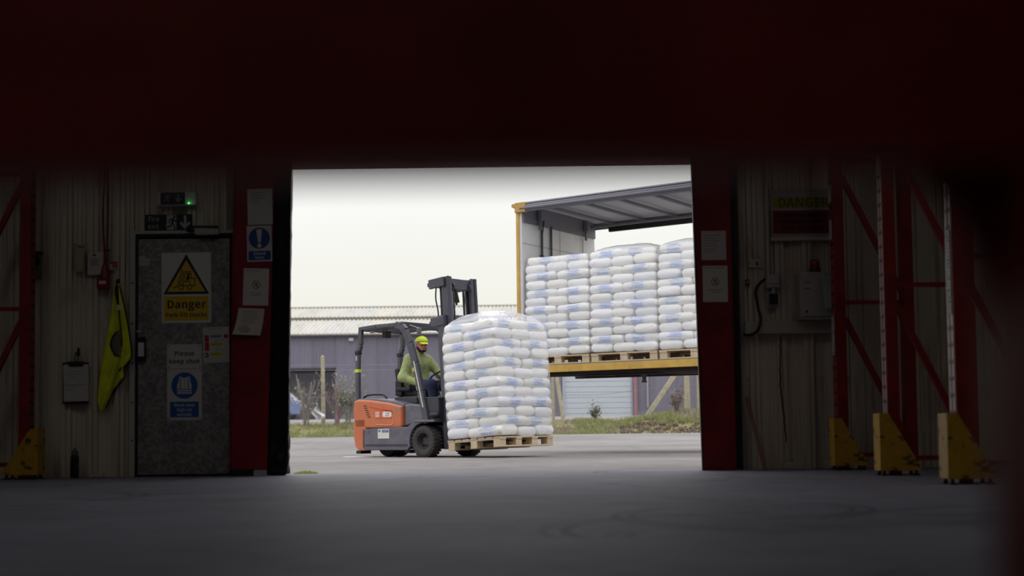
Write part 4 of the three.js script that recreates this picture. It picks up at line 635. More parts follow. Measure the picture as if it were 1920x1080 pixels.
// ------------------------------------------------------------------ the fork lift truck
const FK = { x: -0.976, y: -0.028, z: -19.32, a: -40 * Math.PI / 180 };
const FKM = new THREE.Matrix4().makeRotationY(FK.a).setPosition(FK.x, FK.y, FK.z);
const TILT = 3.4 * Math.PI / 180;
{
  const t = thing('forklift_truck', 'orange and grey fork lift truck carrying a wrapped load of bags across the yard', 'forklift', [FK.x, FK.y, FK.z], FK.a);
  const S = 0.53, both = [1, -1];
  // counterweight and rear column (orange)
  const cw = obj('counterweight', [
    ext([[-1.47, 0.44], [-0.47, 0.44], [-0.45, 0.48], [-0.45, 0.765], [-0.75, 0.825], [-1.1, 0.865], [-1.42, 0.885], [-1.49, 0.86], [-1.51, 0.7]], 2 * S + 0.02, 0.03, 3),
    ext([[-1.5, 0.6], [-1.22, 0.6], [-1.22, 0.1], [-1.40, 0.1], [-1.47, 0.16], [-1.505, 0.3]], 2 * S + 0.02, 0.03, 3)], M.orange, t);
  for (const s of both) {
    for (let i = 0; i < 6; i++) obj('vent_slot', box(0.07, 0.012, 0.012, -1.235 + i * 0.018, 0.785 - i * 0.034, s * (S + 0.008)), M.black, cw);
    obj('moulded_line', tube([[-1.0, 0.495, s * (S + 0.012)], [-0.75, 0.485, s * (S + 0.012)], [-0.64, 0.495, s * (S + 0.012)], [-0.62, 0.53, s * (S + 0.012)], [-0.62, 0.64, s * (S + 0.012)]], 0.006, 30, 6), std('#dd9a7c', 0.5), cw);
    obj('moulded_recess', ext([[-1.15, 0.79], [-0.65, 0.70], [-0.62, 0.68], [-0.62, 0.665], [-0.66, 0.675], [-1.15, 0.765]], 0.014, 0.004).translate(0, 0, s * (S + 0.008)), std('#c4552f', 0.45), cw);
  }
  const badge = canvasTex(512, 192, (x, w, h) => { fill(x, w, h, '#c95e38'); x.fillStyle = '#e2b8a6'; x.fillRect(8, 40, 120, 124); x.fillStyle = '#c95e38'; x.fillRect(22, 96, 92, 8); x.fillRect(64, 50, 8, 100); x.fillStyle = '#7a6a6a'; x.fillRect(160, 96, 34, 12); x.fillStyle = '#e6dfd8'; x.beginPath(); x.roundRect(230, 46, 272, 118, 34); x.fill(); text(x, '20', 366, 108, 112, '#9a7f74', 'bold italic'); });
  obj('model_badge', box(0.36, 0.13, 0.005, -0.83, 0.655, S + 0.0125), std('#ffffff', 0.4, 0, { map: badge }), t, true);
  obj('tail_lamp', box(0.012, 0.1, 0.03, -1.5, 0.36, 0.44, 0.004), std('#c8b8a0', 0.3), t);
  obj('tow_bracket', [box(0.1, 0.05, 0.22, -1.46, 0.075, 0.36), box(0.1, 0.05, 0.22, -1.46, 0.075, -0.36)], M.black, t);
  // grey lower side panels with the wheel arch
  const panel = new THREE.Shape(); panel.moveTo(-1.3, 0.43); panel.lineTo(-1.3, 0.15); panel.lineTo(-1.26, 0.105); panel.lineTo(-0.33, 0.105); panel.lineTo(-0.3, 0.14); panel.absarc(0, 0.225, 0.285, Math.PI * 1.07, Math.PI * 0.52, true); panel.lineTo(0.02, 0.53); panel.lineTo(-0.18, 0.53); panel.lineTo(-0.33, 0.455); panel.closePath();
  for (const s of both) {
    const pn = obj('side_panel', ext(panel, 0.06, 0.012, 2).translate(0, 0, s * (S - 0.02)), M.forkGrey, t);
    obj('step_edge', box(0.9, 0.03, 0.02, -0.78, 0.185, s * (S + 0.01), 0.006), M.forkDark, pn);
    obj('corner_catch', box(0.05, 0.05, 0.006, -1.17, 0.4, s * (S + 0.012)), M.forkMid, pn);
  }
  const tag2 = canvasTex(256, 160, (x, w, h) => { fill(x, w, h, '#ddd8d0'); x.fillStyle = '#4d5f92'; x.fillRect(90, 14, 154, 46); x.fillStyle = '#4a8a94'; x.fillRect(10, 14, 54, 40); dashes(x, 100, 26, 130, 1, 20, 18, '#8c98b8', 3); dashes(x, 20, 84, 210, 2, 30, 8, '#bdb8b0', 4); });
  obj('owner_plate', box(0.245, 0.145, 0.005, -0.83, 0.355, S + 0.0135), std('#ffffff', 0.4, 0, { map: tag2 }), t, true);
  obj('chassis', [box(1.12, 0.32, 0.9, -0.72, 0.29, 0), box(0.5, 0.3, 0.62, 0.05, 0.32, 0), box(0.16, 0.1, 0.96, 0.02, 0.24, 0)], M.forkDark, t);
  obj('belly_pan', box(0.12, 0.05, 0.3, -0.42, 0.085, 0.3, 0.01), M.black, t);
  // battery cover, deck and hood
  obj('battery_cover', [ext([[-0.44, 0.46], [0.0, 0.53], [0.0, 0.74], [-0.05, 0.775], [-0.3, 0.80], [-0.44, 0.79]], 0.98, 0.03, 3)], M.forkGrey, t);
  obj('rear_deck', ext([[-1.45, 0.85], [-0.44, 0.75], [-0.44, 0.80], [-0.62, 0.845], [-0.9, 0.88], [-1.1, 0.90], [-1.45, 0.905]], 0.98, 0.02, 2), M.forkMid, t);
  obj('seat_plinth', box(0.5, 0.13, 0.56, -0.62, 0.86, 0, 0.03), M.forkDark, t);
  obj('deck_rail', [tube([[-1.42, 0.91, 0.4], [-1.3, 0.955, 0.4], [-1.0, 0.955, 0.4], [-0.9, 0.9, 0.4]], 0.016, 30), tube([[-1.42, 0.91, -0.4], [-1.3, 0.955, -0.4], [-1.0, 0.955, -0.4], [-0.9, 0.9, -0.4]], 0.016, 30)], M.black, t);
  // wheel arch fender and front cowl
  obj('fender', [box(0.42, 0.035, 0.3, 0.02, 0.535, 0.40, 0.012), box(0.42, 0.035, 0.3, 0.02, 0.535, -0.40, 0.012)], M.forkGrey, t);
  obj('front_cowl', [ext([[0.0, 0.53], [0.26, 0.53], [0.25, 0.87], [0.0, 0.87]], 0.94, 0.015, 2)], M.forkDark, t);
  obj('cowl_trim', box(0.27, 0.014, 0.95, 0.125, 0.878, 0, 0.004), M.forkMid, t);
  obj('floor_plate', box(0.5, 0.03, 0.8, -0.15, 0.545, 0), M.black, t);
  obj('side_bulge', T(new THREE.SphereGeometry(1, 20, 14).scale(0.1, 0.05, 0.06), 0.2, 0.62, 0.5), M.black, t);
  // seat
  const seat = obj('seat', [box(0.46, 0.09, 0.46, -0.6, 0.965, 0, 0.035)], std('#26262b', 0.7), t);
  obj('backrest', bar([-0.82, 0.98, 0], [-0.89, 1.36, 0], 0.09, 0.44, 0.035), std('#26262b', 0.7), seat);
  obj('armrest', box(0.3, 0.06, 0.07, -0.64, 1.03, 0.29, 0.02), std('#202024', 0.7), seat);
  obj('side_bolster', [box(0.14, 0.24, 0.06, -0.76, 1.05, 0.27, 0.025), box(0.14, 0.24, 0.06, -0.76, 1.05, -0.27, 0.025)], std('#202024', 0.7), seat);
  // steering
  const st = obj('steering_column', [bar([0.1, 0.87, 0], [-0.13, 1.17, 0], 0.08, 0.08, 0.02)], M.forkDark, t);
  const wheel = new THREE.TorusGeometry(0.165, 0.014, 8, 36); wheel.rotateX(Math.PI / 2); wheel.rotateZ(0.55);
  obj('steering_wheel', [T(wheel, -0.16, 1.215, 0), bar([-0.02, 1.13, 0], [-0.30, 1.30, 0], 0.02, 0.012).translate(0, -0.01, 0)], M.black, st);
  obj('instrument_pod', box(0.1, 0.16, 0.2, 0.12, 1.0, -0.25, 0.02), M.forkDark, st);
  obj('hydraulic_lever', [rod([0.08, 0.9, 0.25], [0.02, 1.12, 0.26], 0.008), T(new THREE.SphereGeometry(0.022, 12, 8), 0.02, 1.125, 0.26)], M.black, st);
  // overhead guard
  const og = new THREE.Group(); og.name = 'overhead_guard'; t.add(og);
  const path = (pts, w, d) => { const g = []; for (let i = 0; i < pts.length - 1; i++) { g.push(bar(pts[i], pts[i + 1], w, d, 0.012)); if (i) g.push(T(new THREE.SphereGeometry(Math.min(w, d) * 0.5, 10, 8), ...pts[i])); } return g; };
  for (const s of both) {
    const z = s * 0.46;
    const fp = obj('front_pillar', path([[-0.62, 2.0, z], [-0.5, 1.975, z], [-0.43, 1.9, z], [-0.33, 1.7, z], [-0.22, 1.4, z], [-0.1, 0.98, z * 1.02], [0.03, 0.5, z * 1.04]], 0.11, 0.07), M.mast, og);
    if (s > 0) obj('safety_tape', [bar([-0.225, 1.43, z + 0.037], [-0.03, 0.74, z * 1.025 + 0.037], 0.02, 0.004)], std('#d3d0bd', 0.6), fp);
    if (s > 0) for (const [f, g2] of [[0.12, 0.2], [0.32, 0.4], [0.5, 0.58], [0.68, 0.76], [0.86, 0.93]]) { const P = (q) => [lerp(-0.27, -0.055, q), lerp(1.42, 0.7, q), z + 0.038]; obj('tape_mark', bar(P(f), P(g2), 0.045, 0.003), std('#b5ae6c', 0.6), fp); }
    const rp = obj('rear_pillar', path([[-1.40, 1.97, z], [-1.405, 1.74, z], [-1.46, 1.62, z], [-1.47, 1.3, z], [-1.47, 0.86, z]], 0.075, 0.06), M.mast, og);
    obj('pillar_joint', box(0.09, 0.07, 0.085, -1.465, 1.62, z, 0.015), M.black, rp);
    if (s > 0) { obj('marker_tape', box(0.085, 0.05, 0.07, -1.47, 1.335, z, 0.004), std('#c8d040', 0.6), rp); obj('white_label', box(0.02, 0.07, 0.066, -1.475, 1.53, z), M.white, rp); }
    obj('roof_side_rail', path([[-1.43, 1.985, z], [-1.05, 2.005, z], [-0.58, 2.005, z]], 0.06, 0.07), M.mast, og);
  }
  obj('rear_header', bar([-1.41, 1.985, -0.46], [-1.41, 1.985, 0.46], 0.07, 0.06, 0.012), M.mast, og);
  obj('front_header', bar([-0.55, 2.0, -0.46], [-0.55, 2.0, 0.46], 0.1, 0.07, 0.012), M.mast, og);
  for (let i = 0; i < 6; i++) obj('roof_bar', bar([-1.28 + i * 0.125, 2.0, -0.44], [-1.28 + i * 0.125, 2.0, 0.44], 0.055, 0.03, 0.006), M.mast, og);
  obj('work_lamp', [box(0.1, 0.12, 0.12, -1.1, 1.9, 0.2, 0.02), cyl(0.02, 0.02, 0.06, -1.1, 1.975, 0.2)], M.black, og);
  obj('mirror', [box(0.03, 0.11, 0.085, -0.36, 1.9, 0.24, 0.01), rod([-0.36, 1.95, 0.24], [-0.5, 2.0, 0.3], 0.008)], std('#8a8a90', 0.3, 0.3), og);
  obj('rear_light', cyl(0.03, 0.03, 0.03, -1.32, 1.94, 0.3), M.greyBox, og);
  // wheels
  const tyre = (r, w) => new THREE.LatheGeometry([[r * 0.52, -w * 0.34], [r * 0.56, -w * 0.46], [r * 0.8, -w * 0.5], [r * 0.93, -w * 0.46], [r * 0.985, -w * 0.36], [r, -w * 0.15], [r, w * 0.15], [r * 0.985, w * 0.36], [r * 0.93, w * 0.46], [r * 0.8, w * 0.5], [r * 0.56, w * 0.46], [r * 0.52, w * 0.34]].map(([a, b]) => new THREE.Vector2(a, b)), 40).rotateX(Math.PI / 2);
  for (const s of both) {
    const r = 0.232, w = 0.2, z = s * (0.455), wh = obj('front_wheel', T(tyre(r, w), 0, r, z), M.tyre, t), lugs = [];
    for (let i = 0; i < 26; i++) for (const q of [1, -1]) { const b2 = box(0.03, 0.014, w * 0.42, 0, r * 0.995, q * w * 0.25); b2.rotateY(0); const g = b2.translate(0, 0, 0).rotateZ((i + (q > 0 ? 0.5 : 0)) / 26 * Math.PI * 2); lugs.push(T(g, 0, r, z)); }
    obj('tread_lug', lugs, M.tyre, wh);
    obj('wheel_rim', [T(new THREE.LatheGeometry([[0.0, s * 0.02], [0.05, s * 0.025], [0.07, s * 0.0], [0.1, s * 0.01], [0.125, s * 0.08], [0.13, s * 0.075], [0.122, -s * 0.06]].map(([a, b]) => new THREE.Vector2(a, b)), 32).rotateX(Math.PI / 2), 0, r, z)], std('#3a3536', 0.6, 0.2, { side: THREE.DoubleSide }), wh);
    obj('wheel_nut', [0, 1, 2, 3, 4].map((i) => cyl(0.012, 0.012, 0.02, 0.085 * Math.cos(i * 1.2566), r + 0.085 * Math.sin(i * 1.2566), z + s * 0.015, 'z', 6)), M.black, wh);
  }
  for (const s of both) obj('rear_wheel', T(tyre(0.2, 0.18), -1.14, 0.2, s * 0.1), M.tyre, t);
  // mast, tilted back
  const mast = new THREE.Group(); mast.name = 'mast'; mast.position.set(0.33, 0.12, 0); mast.rotation.z = TILT; t.add(mast);
  const chan = (x, z, y0, y1, s, w = 0.13, f = 0.075) => ext([[-w / 2, 0], [w / 2, 0], [w / 2, f], [w / 2 - 0.025, f], [w / 2 - 0.025, 0.025], [-w / 2 + 0.025, 0.025], [-w / 2 + 0.025, f], [-w / 2, f]], y1 - y0).rotateX(-Math.PI / 2).scale(1, 1, -s).translate(x, (y0 + y1) / 2, z);
  const fixn = (g, s) => (s > 0 ? flip(g) : g);
  for (const s of both) obj('outer_channel', fixn(chan(0.0, s * 0.37, 0, 1.98, -s), -s), M.mast, mast);
  for (const s of both) obj('inner_channel', fixn(chan(0.05, s * 0.30, 0.1, 2.56, -s, 0.14, 0.085), -s), M.mast, mast);
  for (const s of both) obj('channel_lip', box(0.016, 2.46, 0.045, 0.13, 1.33, s * 0.3), M.forkDark, mast);
  const tie = (y, zz, back) => [bar([0.06, y, -zz], [-back, y - 0.012, -zz], 0.14, 0.05, 0.01), bar([0.06, y, zz], [-back, y - 0.012, zz], 0.14, 0.05, 0.01), bar([-back, y - 0.012, -zz], [-back, y - 0.012, zz], 0.06, 0.1, 0.01)];
  obj('top_tie', tie(2.49, 0.31, 0.25), M.mast, mast);
  obj('lower_tie', tie(1.90, 0.36, 0.2), M.mast, mast);
  obj('cross_tie', [box(0.06, 0.16, 0.6, 0.06, 2.46, 0, 0.01), box(0.06, 0.14, 0.6, 0.06, 1.92, 0, 0.01), box(0.06, 0.12, 0.66, 0, 0.4, 0, 0.01), box(0.08, 0.14, 0.66, -0.02, 1.15, 0, 0.01)], M.mast, mast);
  for (const s of both) { const c = obj('lift_cylinder', [cyl(0.03, 0.03, 1.7, -0.08, 0.9, s * 0.25, 'y', 14), cyl(0.017, 0.017, 0.8, -0.08, 2.1, s * 0.25, 'y', 12)], M.forkDark, mast); obj('hose', tube([[-0.1, 2.45, s * 0.32], [-0.115, 2.25, s * 0.33], [-0.09, 2.05, s * 0.32], [-0.1, 1.8, s * 0.31]], 0.011, 24, 6), M.black, c); }
  obj('lift_chain', [box(0.012, 1.7, 0.03, 0.11, 1.6, 0.18), box(0.012, 1.7, 0.03, 0.11, 1.6, -0.18), bar([0.1, 2.38, 0.12], [0.09, 2.18, 0.06], 0.03, 0.03), tube([[0.1, 2.42, 0.2], [0.1, 2.3, 0.15], [0.1, 2.14, 0.11]], 0.018, 16, 6)], M.black, mast);
  obj('chain_sheave', [cyl(0.055, 0.055, 0.03, 0.09, 2.42, 0.18, 'z', 18), cyl(0.055, 0.055, 0.03, 0.09, 2.42, -0.18, 'z', 18)], M.forkDark, mast);
  const car = obj('fork_carriage', [box(0.05, 0.09, 0.95, 0.14, 0.12, 0, 0.01), box(0.05, 0.09, 0.95, 0.14, 0.48, 0, 0.01), box(0.04, 0.4, 0.1, 0.14, 0.3, 0.2), box(0.04, 0.4, 0.1, 0.14, 0.3, -0.2)], M.forkDark, mast);
  for (const s of both) obj('fork', [box(0.035, 0.5, 0.11, 0.185, 0.27, s * 0.27, 0.006), hexa([[0.17, 0.03, s * 0.27 + 0.055], [1.15, 0.045, s * 0.27 + 0.04], [1.15, 0.045, s * 0.27 - 0.04], [0.17, 0.03, s * 0.27 - 0.055]], [[0.17, 0.065, s * 0.27 + 0.055], [1.15, 0.06, s * 0.27 + 0.04], [1.15, 0.06, s * 0.27 - 0.04], [0.17, 0.065, s * 0.27 - 0.055]])], M.black, car);
  obj('backrest_frame', [box(0.03, 0.04, 0.9, 0.15, 1.2, 0), ...[-0.42, -0.2, 0, 0.2, 0.42].map((z) => box(0.025, 0.75, 0.03, 0.15, 0.84, z))], M.forkDark, car);
  for (const s of both) obj('tilt_cylinder', rod([0.0, 0.45, s * 0.3], [-0.38, 0.5, s * 0.28], 0.032, 12), M.forkDark, mast);
  partNames(t);
  // its pallet and load, carried on the tilted forks
  const P = pallet('wooden pallet carried on the forks of the orange truck', 'pallet', [-0.53, -0.18, 0.18, 0.53]);
  const m = new THREE.Matrix4().makeTranslation(0.33, 0.12, 0).multiply(new THREE.Matrix4().makeRotationZ(TILT)).premultiply(FKM);
  const place = (o, y) => { const k = m.clone().multiply(new THREE.Matrix4().makeTranslation(0.72, y, 0)).multiply(new THREE.Matrix4().makeRotationY(Math.PI / 2)); k.decompose(o.position, o.quaternion, o.scale); };
  place(P, -0.035);
  const l = load('bag_load', 'shrink wrapped load of white bags leaning back on the forks of the orange truck', 12, 171, 0.2); place(l, -0.035 + PAL_H + 0.014);
}
// ------------------------------------------------------------------ the driver
function smin(a, b, k) { const h = Math.max(k - Math.abs(a - b), 0) / k; return Math.min(a, b) - h * h * k * 0.25; }
function capsule(p, b) { const [ax, ay, az] = b.a, dx = b.b[0] - ax, dy = b.b[1] - ay, dz = b.b[2] - az, t = clamp(((p[0] - ax) * dx + (p[1] - ay) * dy + (p[2] - az) * dz) / (dx * dx + dy * dy + dz * dz + 1e-9), 0, 1); return Math.hypot(p[0] - ax - dx * t, p[1] - ay - dy * t, (p[2] - az - dz * t) * (b.flat ?? 1)) - (b.ra + (b.rb - b.ra) * t); }
const bone = (a, b, ra, rb = ra, flat) => ({ a, b, ra, rb, flat });
const field = (bones, k) => (p) => { let d = 1e3; for (const b of bones) d = smin(d, capsule(p, b), k); return d; };
function surfaceNets(f, lo, hi, cell) {
  const n = [0, 1, 2].map((i) => Math.ceil((hi[i] - lo[i]) / cell) + 1), id = (i, j, k) => (k * n[1] + j) * n[0] + i, v = new Float32Array(n[0] * n[1] * n[2]);
  for (let k = 0; k < n[2]; k++) for (let j = 0; j < n[1]; j++) for (let i = 0; i < n[0]; i++) v[id(i, j, k)] = f([lo[0] + i * cell, lo[1] + j * cell, lo[2] + k * cell]);
  const vert = new Map(), P = [], C = [[0, 0, 0], [1, 0, 0], [0, 1, 0], [1, 1, 0], [0, 0, 1], [1, 0, 1], [0, 1, 1], [1, 1, 1]], E = [[0, 1], [2, 3], [4, 5], [6, 7], [0, 2], [1, 3], [4, 6], [5, 7], [0, 4], [1, 5], [2, 6], [3, 7]];
  for (let k = 0; k < n[2] - 1; k++) for (let j = 0; j < n[1] - 1; j++) for (let i = 0; i < n[0] - 1; i++) {
    const c = C.map(([a, b, d]) => v[id(i + a, j + b, k + d)]); let s = [0, 0, 0], m = 0;
    for (const [a, b] of E) if (c[a] < 0 !== c[b] < 0) { const t = c[a] / (c[a] - c[b]); for (let q = 0; q < 3; q++) s[q] += C[a][q] + (C[b][q] - C[a][q]) * t; m++; }
    if (m) { vert.set(id(i, j, k), P.length / 3); P.push(lo[0] + (i + s[0] / m) * cell, lo[1] + (j + s[1] / m) * cell, lo[2] + (k + s[2] / m) * cell); }
  }
  const I = [], q4 = (a, b, c, d, fl) => { if ([a, b, c, d].some((x) => x === undefined)) return; fl ? I.push(a, b, c, a, c, d) : I.push(a, c, b, a, d, c); };
  for (let k = 1; k < n[2] - 1; k++) for (let j = 1; j < n[1] - 1; j++) for (let i = 1; i < n[0] - 1; i++) {
    const a = v[id(i, j, k)] < 0, g = (x, y, z) => vert.get(id(i + x, j + y, k + z));
    if (a !== v[id(i + 1, j, k)] < 0) q4(g(0, -1, -1), g(0, 0, -1), g(0, 0, 0), g(0, -1, 0), a);
    if (a !== v[id(i, j + 1, k)] < 0) q4(g(-1, 0, -1), g(-1, 0, 0), g(0, 0, 0), g(0, 0, -1), a);
    if (a !== v[id(i, j, k + 1)] < 0) q4(g(-1, -1, 0), g(0, -1, 0), g(0, 0, 0), g(-1, 0, 0), a);
  }
  const g = new THREE.BufferGeometry(); g.setAttribute('position', new THREE.BufferAttribute(new Float32Array(P), 3)); g.setIndex(I); g.computeVertexNormals(); return g;
}
{
  const t = thing('person', 'person in lime jacket and yellow cap sitting at the wheel of the fork lift truck', 'person', [FK.x, FK.y, FK.z], FK.a);
  // seated on the truck's seat: joints in the truck's own axes (x ahead, y up, z to the right)
  const hip = [-0.64, 1.09, 0], chest = [-0.63, 1.40, 0], neck = [-0.575, 1.58, 0], head = [-0.525, 1.715, 0.015];
  const rs = [-0.63, 1.49, 0.19], re = [-0.66, 1.21, 0.30], rw = [-0.42, 1.12, 0.23], ls = [-0.6, 1.49, -0.19], le = [-0.42, 1.26, -0.29], lw = [-0.25, 1.25, -0.17];
  const rk = [-0.2, 1.09, 0.15], ra = [-0.13, 0.66, 0.15], lk = [-0.18, 1.08, -0.14], la = [-0.1, 0.66, -0.14];
  const hp = (o, p, d) => [p[0] + d[0], p[1] + d[1], p[2] + d[2]];
  const torso = (g) => [bone(hip, [-0.65, 1.22, 0], 0.125 + g, 0.125 + g, 0.74), bone([-0.65, 1.22, 0], chest, 0.125 + g, 0.14 + g, 0.72), bone([-0.62, 1.47, 0.12], [-0.62, 1.47, -0.12], 0.085 + g)];
  const arms = (g) => [bone(rs, re, 0.066 + g, 0.05 + g), bone(re, rw, 0.05 + g, 0.036 + g), bone(ls, le, 0.066 + g, 0.05 + g), bone(le, lw, 0.05 + g, 0.036 + g)];
  const legs = (g) => [bone([-0.6, 1.08, 0.1], rk, 0.092 + g, 0.066 + g), bone(rk, ra, 0.062 + g, 0.042 + g), bone([-0.6, 1.08, -0.1], lk, 0.092 + g, 0.066 + g), bone(lk, la, 0.062 + g, 0.042 + g)];
  const feet = (g) => [bone([-0.15, 0.6, 0.15], [0.02, 0.59, 0.16], 0.042 + g, 0.034 + g), bone([-0.12, 0.6, -0.14], [0.05, 0.59, -0.15], 0.042 + g, 0.034 + g)];
  const bodyGeo = surfaceNets(field([...torso(-0.012), ...arms(-0.008), ...legs(-0.01), ...feet(-0.008), bone(neck, [-0.55, 1.64, 0.008], 0.055, 0.052)], 0.05), [-0.95, 0.52, -0.45], [0.16, 1.70, 0.45], 0.014);
  // head, turned a little to the right and down
  const turn = new THREE.Euler(0, -0.35, -0.12, 'YXZ'), H = (x, y, z) => new THREE.Vector3(x, y, z).applyEuler(turn).add(V(head)).toArray();
  const eyeY = 0.0, headBones = [bone(H(-0.015, 0.03, 0), H(0.0, 0.035, 0), 0.088, 0.086), bone(H(0.03, -0.06, 0), H(0.05, -0.075, 0), 0.05, 0.042), bone(H(0.0, -0.03, 0), H(0.03, -0.03, 0), 0.072, 0.066), bone(H(0.085, 0.005, 0), H(0.103, -0.028, 0), 0.009, 0.014), bone(H(0.083, -0.062, 0.016), H(0.083, -0.062, -0.016), 0.011), bone(H(0.078, 0.022, 0.035), H(0.078, 0.022, -0.035), 0.014), bone(H(-0.01, 0.0, 0.083), H(-0.012, -0.03, 0.08), 0.016, 0.012), bone(H(-0.01, 0.0, -0.083), H(-0.012, -0.03, -0.08), 0.016, 0.012), bone(H(-0.01, -0.07, 0), [-0.55, 1.62, 0.008], 0.05, 0.052)];
  const sockets = [H(0.088, eyeY, 0.034), H(0.088, eyeY, -0.034)];
  const hf = field(headBones, 0.022), headGeo = surfaceNets((p) => { let d = hf(p); for (const s of sockets) d = -smin(-d, Math.hypot(p[0] - s[0], p[1] - s[1], p[2] - s[2]) - 0.014, 0.012); return d; }, [head[0] - 0.16, head[1] - 0.17, head[2] - 0.16], [head[0] + 0.17, head[1] + 0.16, head[2] + 0.16], 0.006);
  // hands: palm, four unequal bent fingers and a thumb from the palm's side
  const hand = (w, fwd, up, s) => { // wrist, forward, knuckle-up, thumb side sign
    const F = V(fwd).normalize(), U = V(up).normalize(), R = F.clone().cross(U).multiplyScalar(s), at2 = (a, b, c) => V(w).addScaledVector(F, a).addScaledVector(U, b).addScaledVector(R, c).toArray(), B = [bone(w, at2(0.03, 0, 0), 0.03, 0.03), bone(at2(0.04, 0, -0.024), at2(0.085, 0.004, -0.028), 0.019, 0.015), bone(at2(0.04, 0, 0.022), at2(0.088, 0.004, 0.026), 0.019, 0.015), bone(at2(0.04, 0, 0), at2(0.092, 0.004, 0), 0.018, 0.015)];
    [[0.028, 0.9], [0.0095, 1], [-0.0095, 0.94], [-0.028, 0.75]].forEach(([c, l]) => { const k = at2(0.088, 0.004, c), a = at2(0.088 + 0.034 * l, -0.008, c), b = at2(0.088 + 0.046 * l, -0.034 * l, c), e = at2(0.088 + 0.028 * l, -0.052 * l, c); B.push(bone(k, a, 0.0095, 0.009), bone(a, b, 0.009, 0.0085), bone(b, e, 0.0085, 0.007)); });
    B.push(bone(at2(0.035, -0.006, 0.026), at2(0.062, -0.016, 0.05), 0.015, 0.011), bone(at2(0.062, -0.016, 0.05), at2(0.088, -0.034, 0.046), 0.011, 0.009)); return B;
  };
  const handMesh = (B, w) => surfaceNets(field(B, 0.01), [w[0] - 0.17, w[1] - 0.17, w[2] - 0.17], [w[0] + 0.17, w[1] + 0.17, w[2] + 0.17], 0.0045);
  const rh = hand(rw, [1, -0.15, -0.35], [0.15, 1, 0.3], -1), lh = hand(lw, [1, -0.1, 0.5], [0.1, 1, -0.2], 1);
  const body = obj('body', [bodyGeo, headGeo, handMesh(rh, rw), handMesh(lh, lw)], M.skin, t);
  obj('jacket', surfaceNets(field([...torso(0.018), ...arms(0.014), bone([-0.66, 1.1, 0], [-0.6, 1.1, 0], 0.15, 0.14, 0.75), bone([-0.585, 1.56, 0.04], [-0.585, 1.56, -0.04], 0.055)], 0.06), [-0.98, 0.9, -0.5], [-0.1, 1.68, 0.5], 0.013), M.lime, t);
  obj('trousers', surfaceNets(field([...legs(0.012), bone([-0.62, 1.06, 0.06], [-0.62, 1.06, -0.06], 0.13)], 0.05), [-0.85, 0.62, -0.35], [0.05, 1.25, 0.36], 0.013), M.denim, t);
  for (const s of [0, 2]) void s;
  obj('boot', surfaceNets(field([feet(0.008)[0], bone([-0.14, 0.6, 0.15], [-0.135, 0.68, 0.15], 0.052)], 0.03), [-0.26, 0.53, 0.05], [0.13, 0.76, 0.27], 0.01), M.boot, t);
  obj('boot', surfaceNets(field([feet(0.008)[1], bone([-0.11, 0.6, -0.14], [-0.105, 0.68, -0.14], 0.052)], 0.03), [-0.24, 0.53, -0.26], [0.15, 0.76, -0.03], 0.01), M.boot, t);
  obj('beard', surfaceNets(field([bone(H(0.03, -0.075, 0.03), H(0.062, -0.085, 0), 0.035, 0.03), bone(H(0.03, -0.075, -0.03), H(0.062, -0.085, 0), 0.035, 0.03), bone(H(0.005, -0.05, 0.068), H(0.03, -0.08, 0.04), 0.022, 0.026), bone(H(0.005, -0.05, -0.068), H(0.03, -0.08, -0.04), 0.022, 0.026)], 0.02), [head[0] - 0.15, head[1] - 0.19, head[2] - 0.15], [head[0] + 0.17, head[1] + 0.03, head[2] + 0.15], 0.007), M.beard, t);
  const cap = obj('cap', surfaceNets((p) => Math.max(Math.min(hf(p) - 0.014, 9), (() => { const q = V(p).sub(V(head)).applyEuler(new THREE.Euler(0, 0.35, 0.12, 'ZXY')); return -(q.y - 0.045 - q.x * 0.12); })()), [head[0] - 0.17, head[1] - 0.05, head[2] - 0.17], [head[0] + 0.17, head[1] + 0.18, head[2] + 0.17], 0.007), M.capYellow, t);
  obj('cap_peak', shell(12, 8, (u, v) => H(0.075 + v * 0.085 * Math.sin(Math.PI * (0.12 + u * 0.76)), 0.052 - v * 0.03 - (u - 0.5) ** 2 * 0.05, (u - 0.5) * 0.15 * (1 - 0.25 * v)), 0.005), std('#d8ea3a', 0.7, 0, { side: THREE.DoubleSide }), cap);
  for (const s of [1, -1]) obj('eye', T(new THREE.SphereGeometry(0.011, 12, 8), ...H(0.079, eyeY, s * 0.034)), std('#3a2f2a', 0.3), body);
  obj('reflective_strip', surfaceNets((p) => Math.max(field([...torso(0.022)], 0.06)(p), Math.abs(p[2] - 0.1 - (p[1] - 1.4) * 0.05) - 0.022, 1.12 - p[1]), [-0.95, 1.05, 0.02], [-0.35, 1.62, 0.2], 0.011), M.reflective, t);
  partNames(t);
}
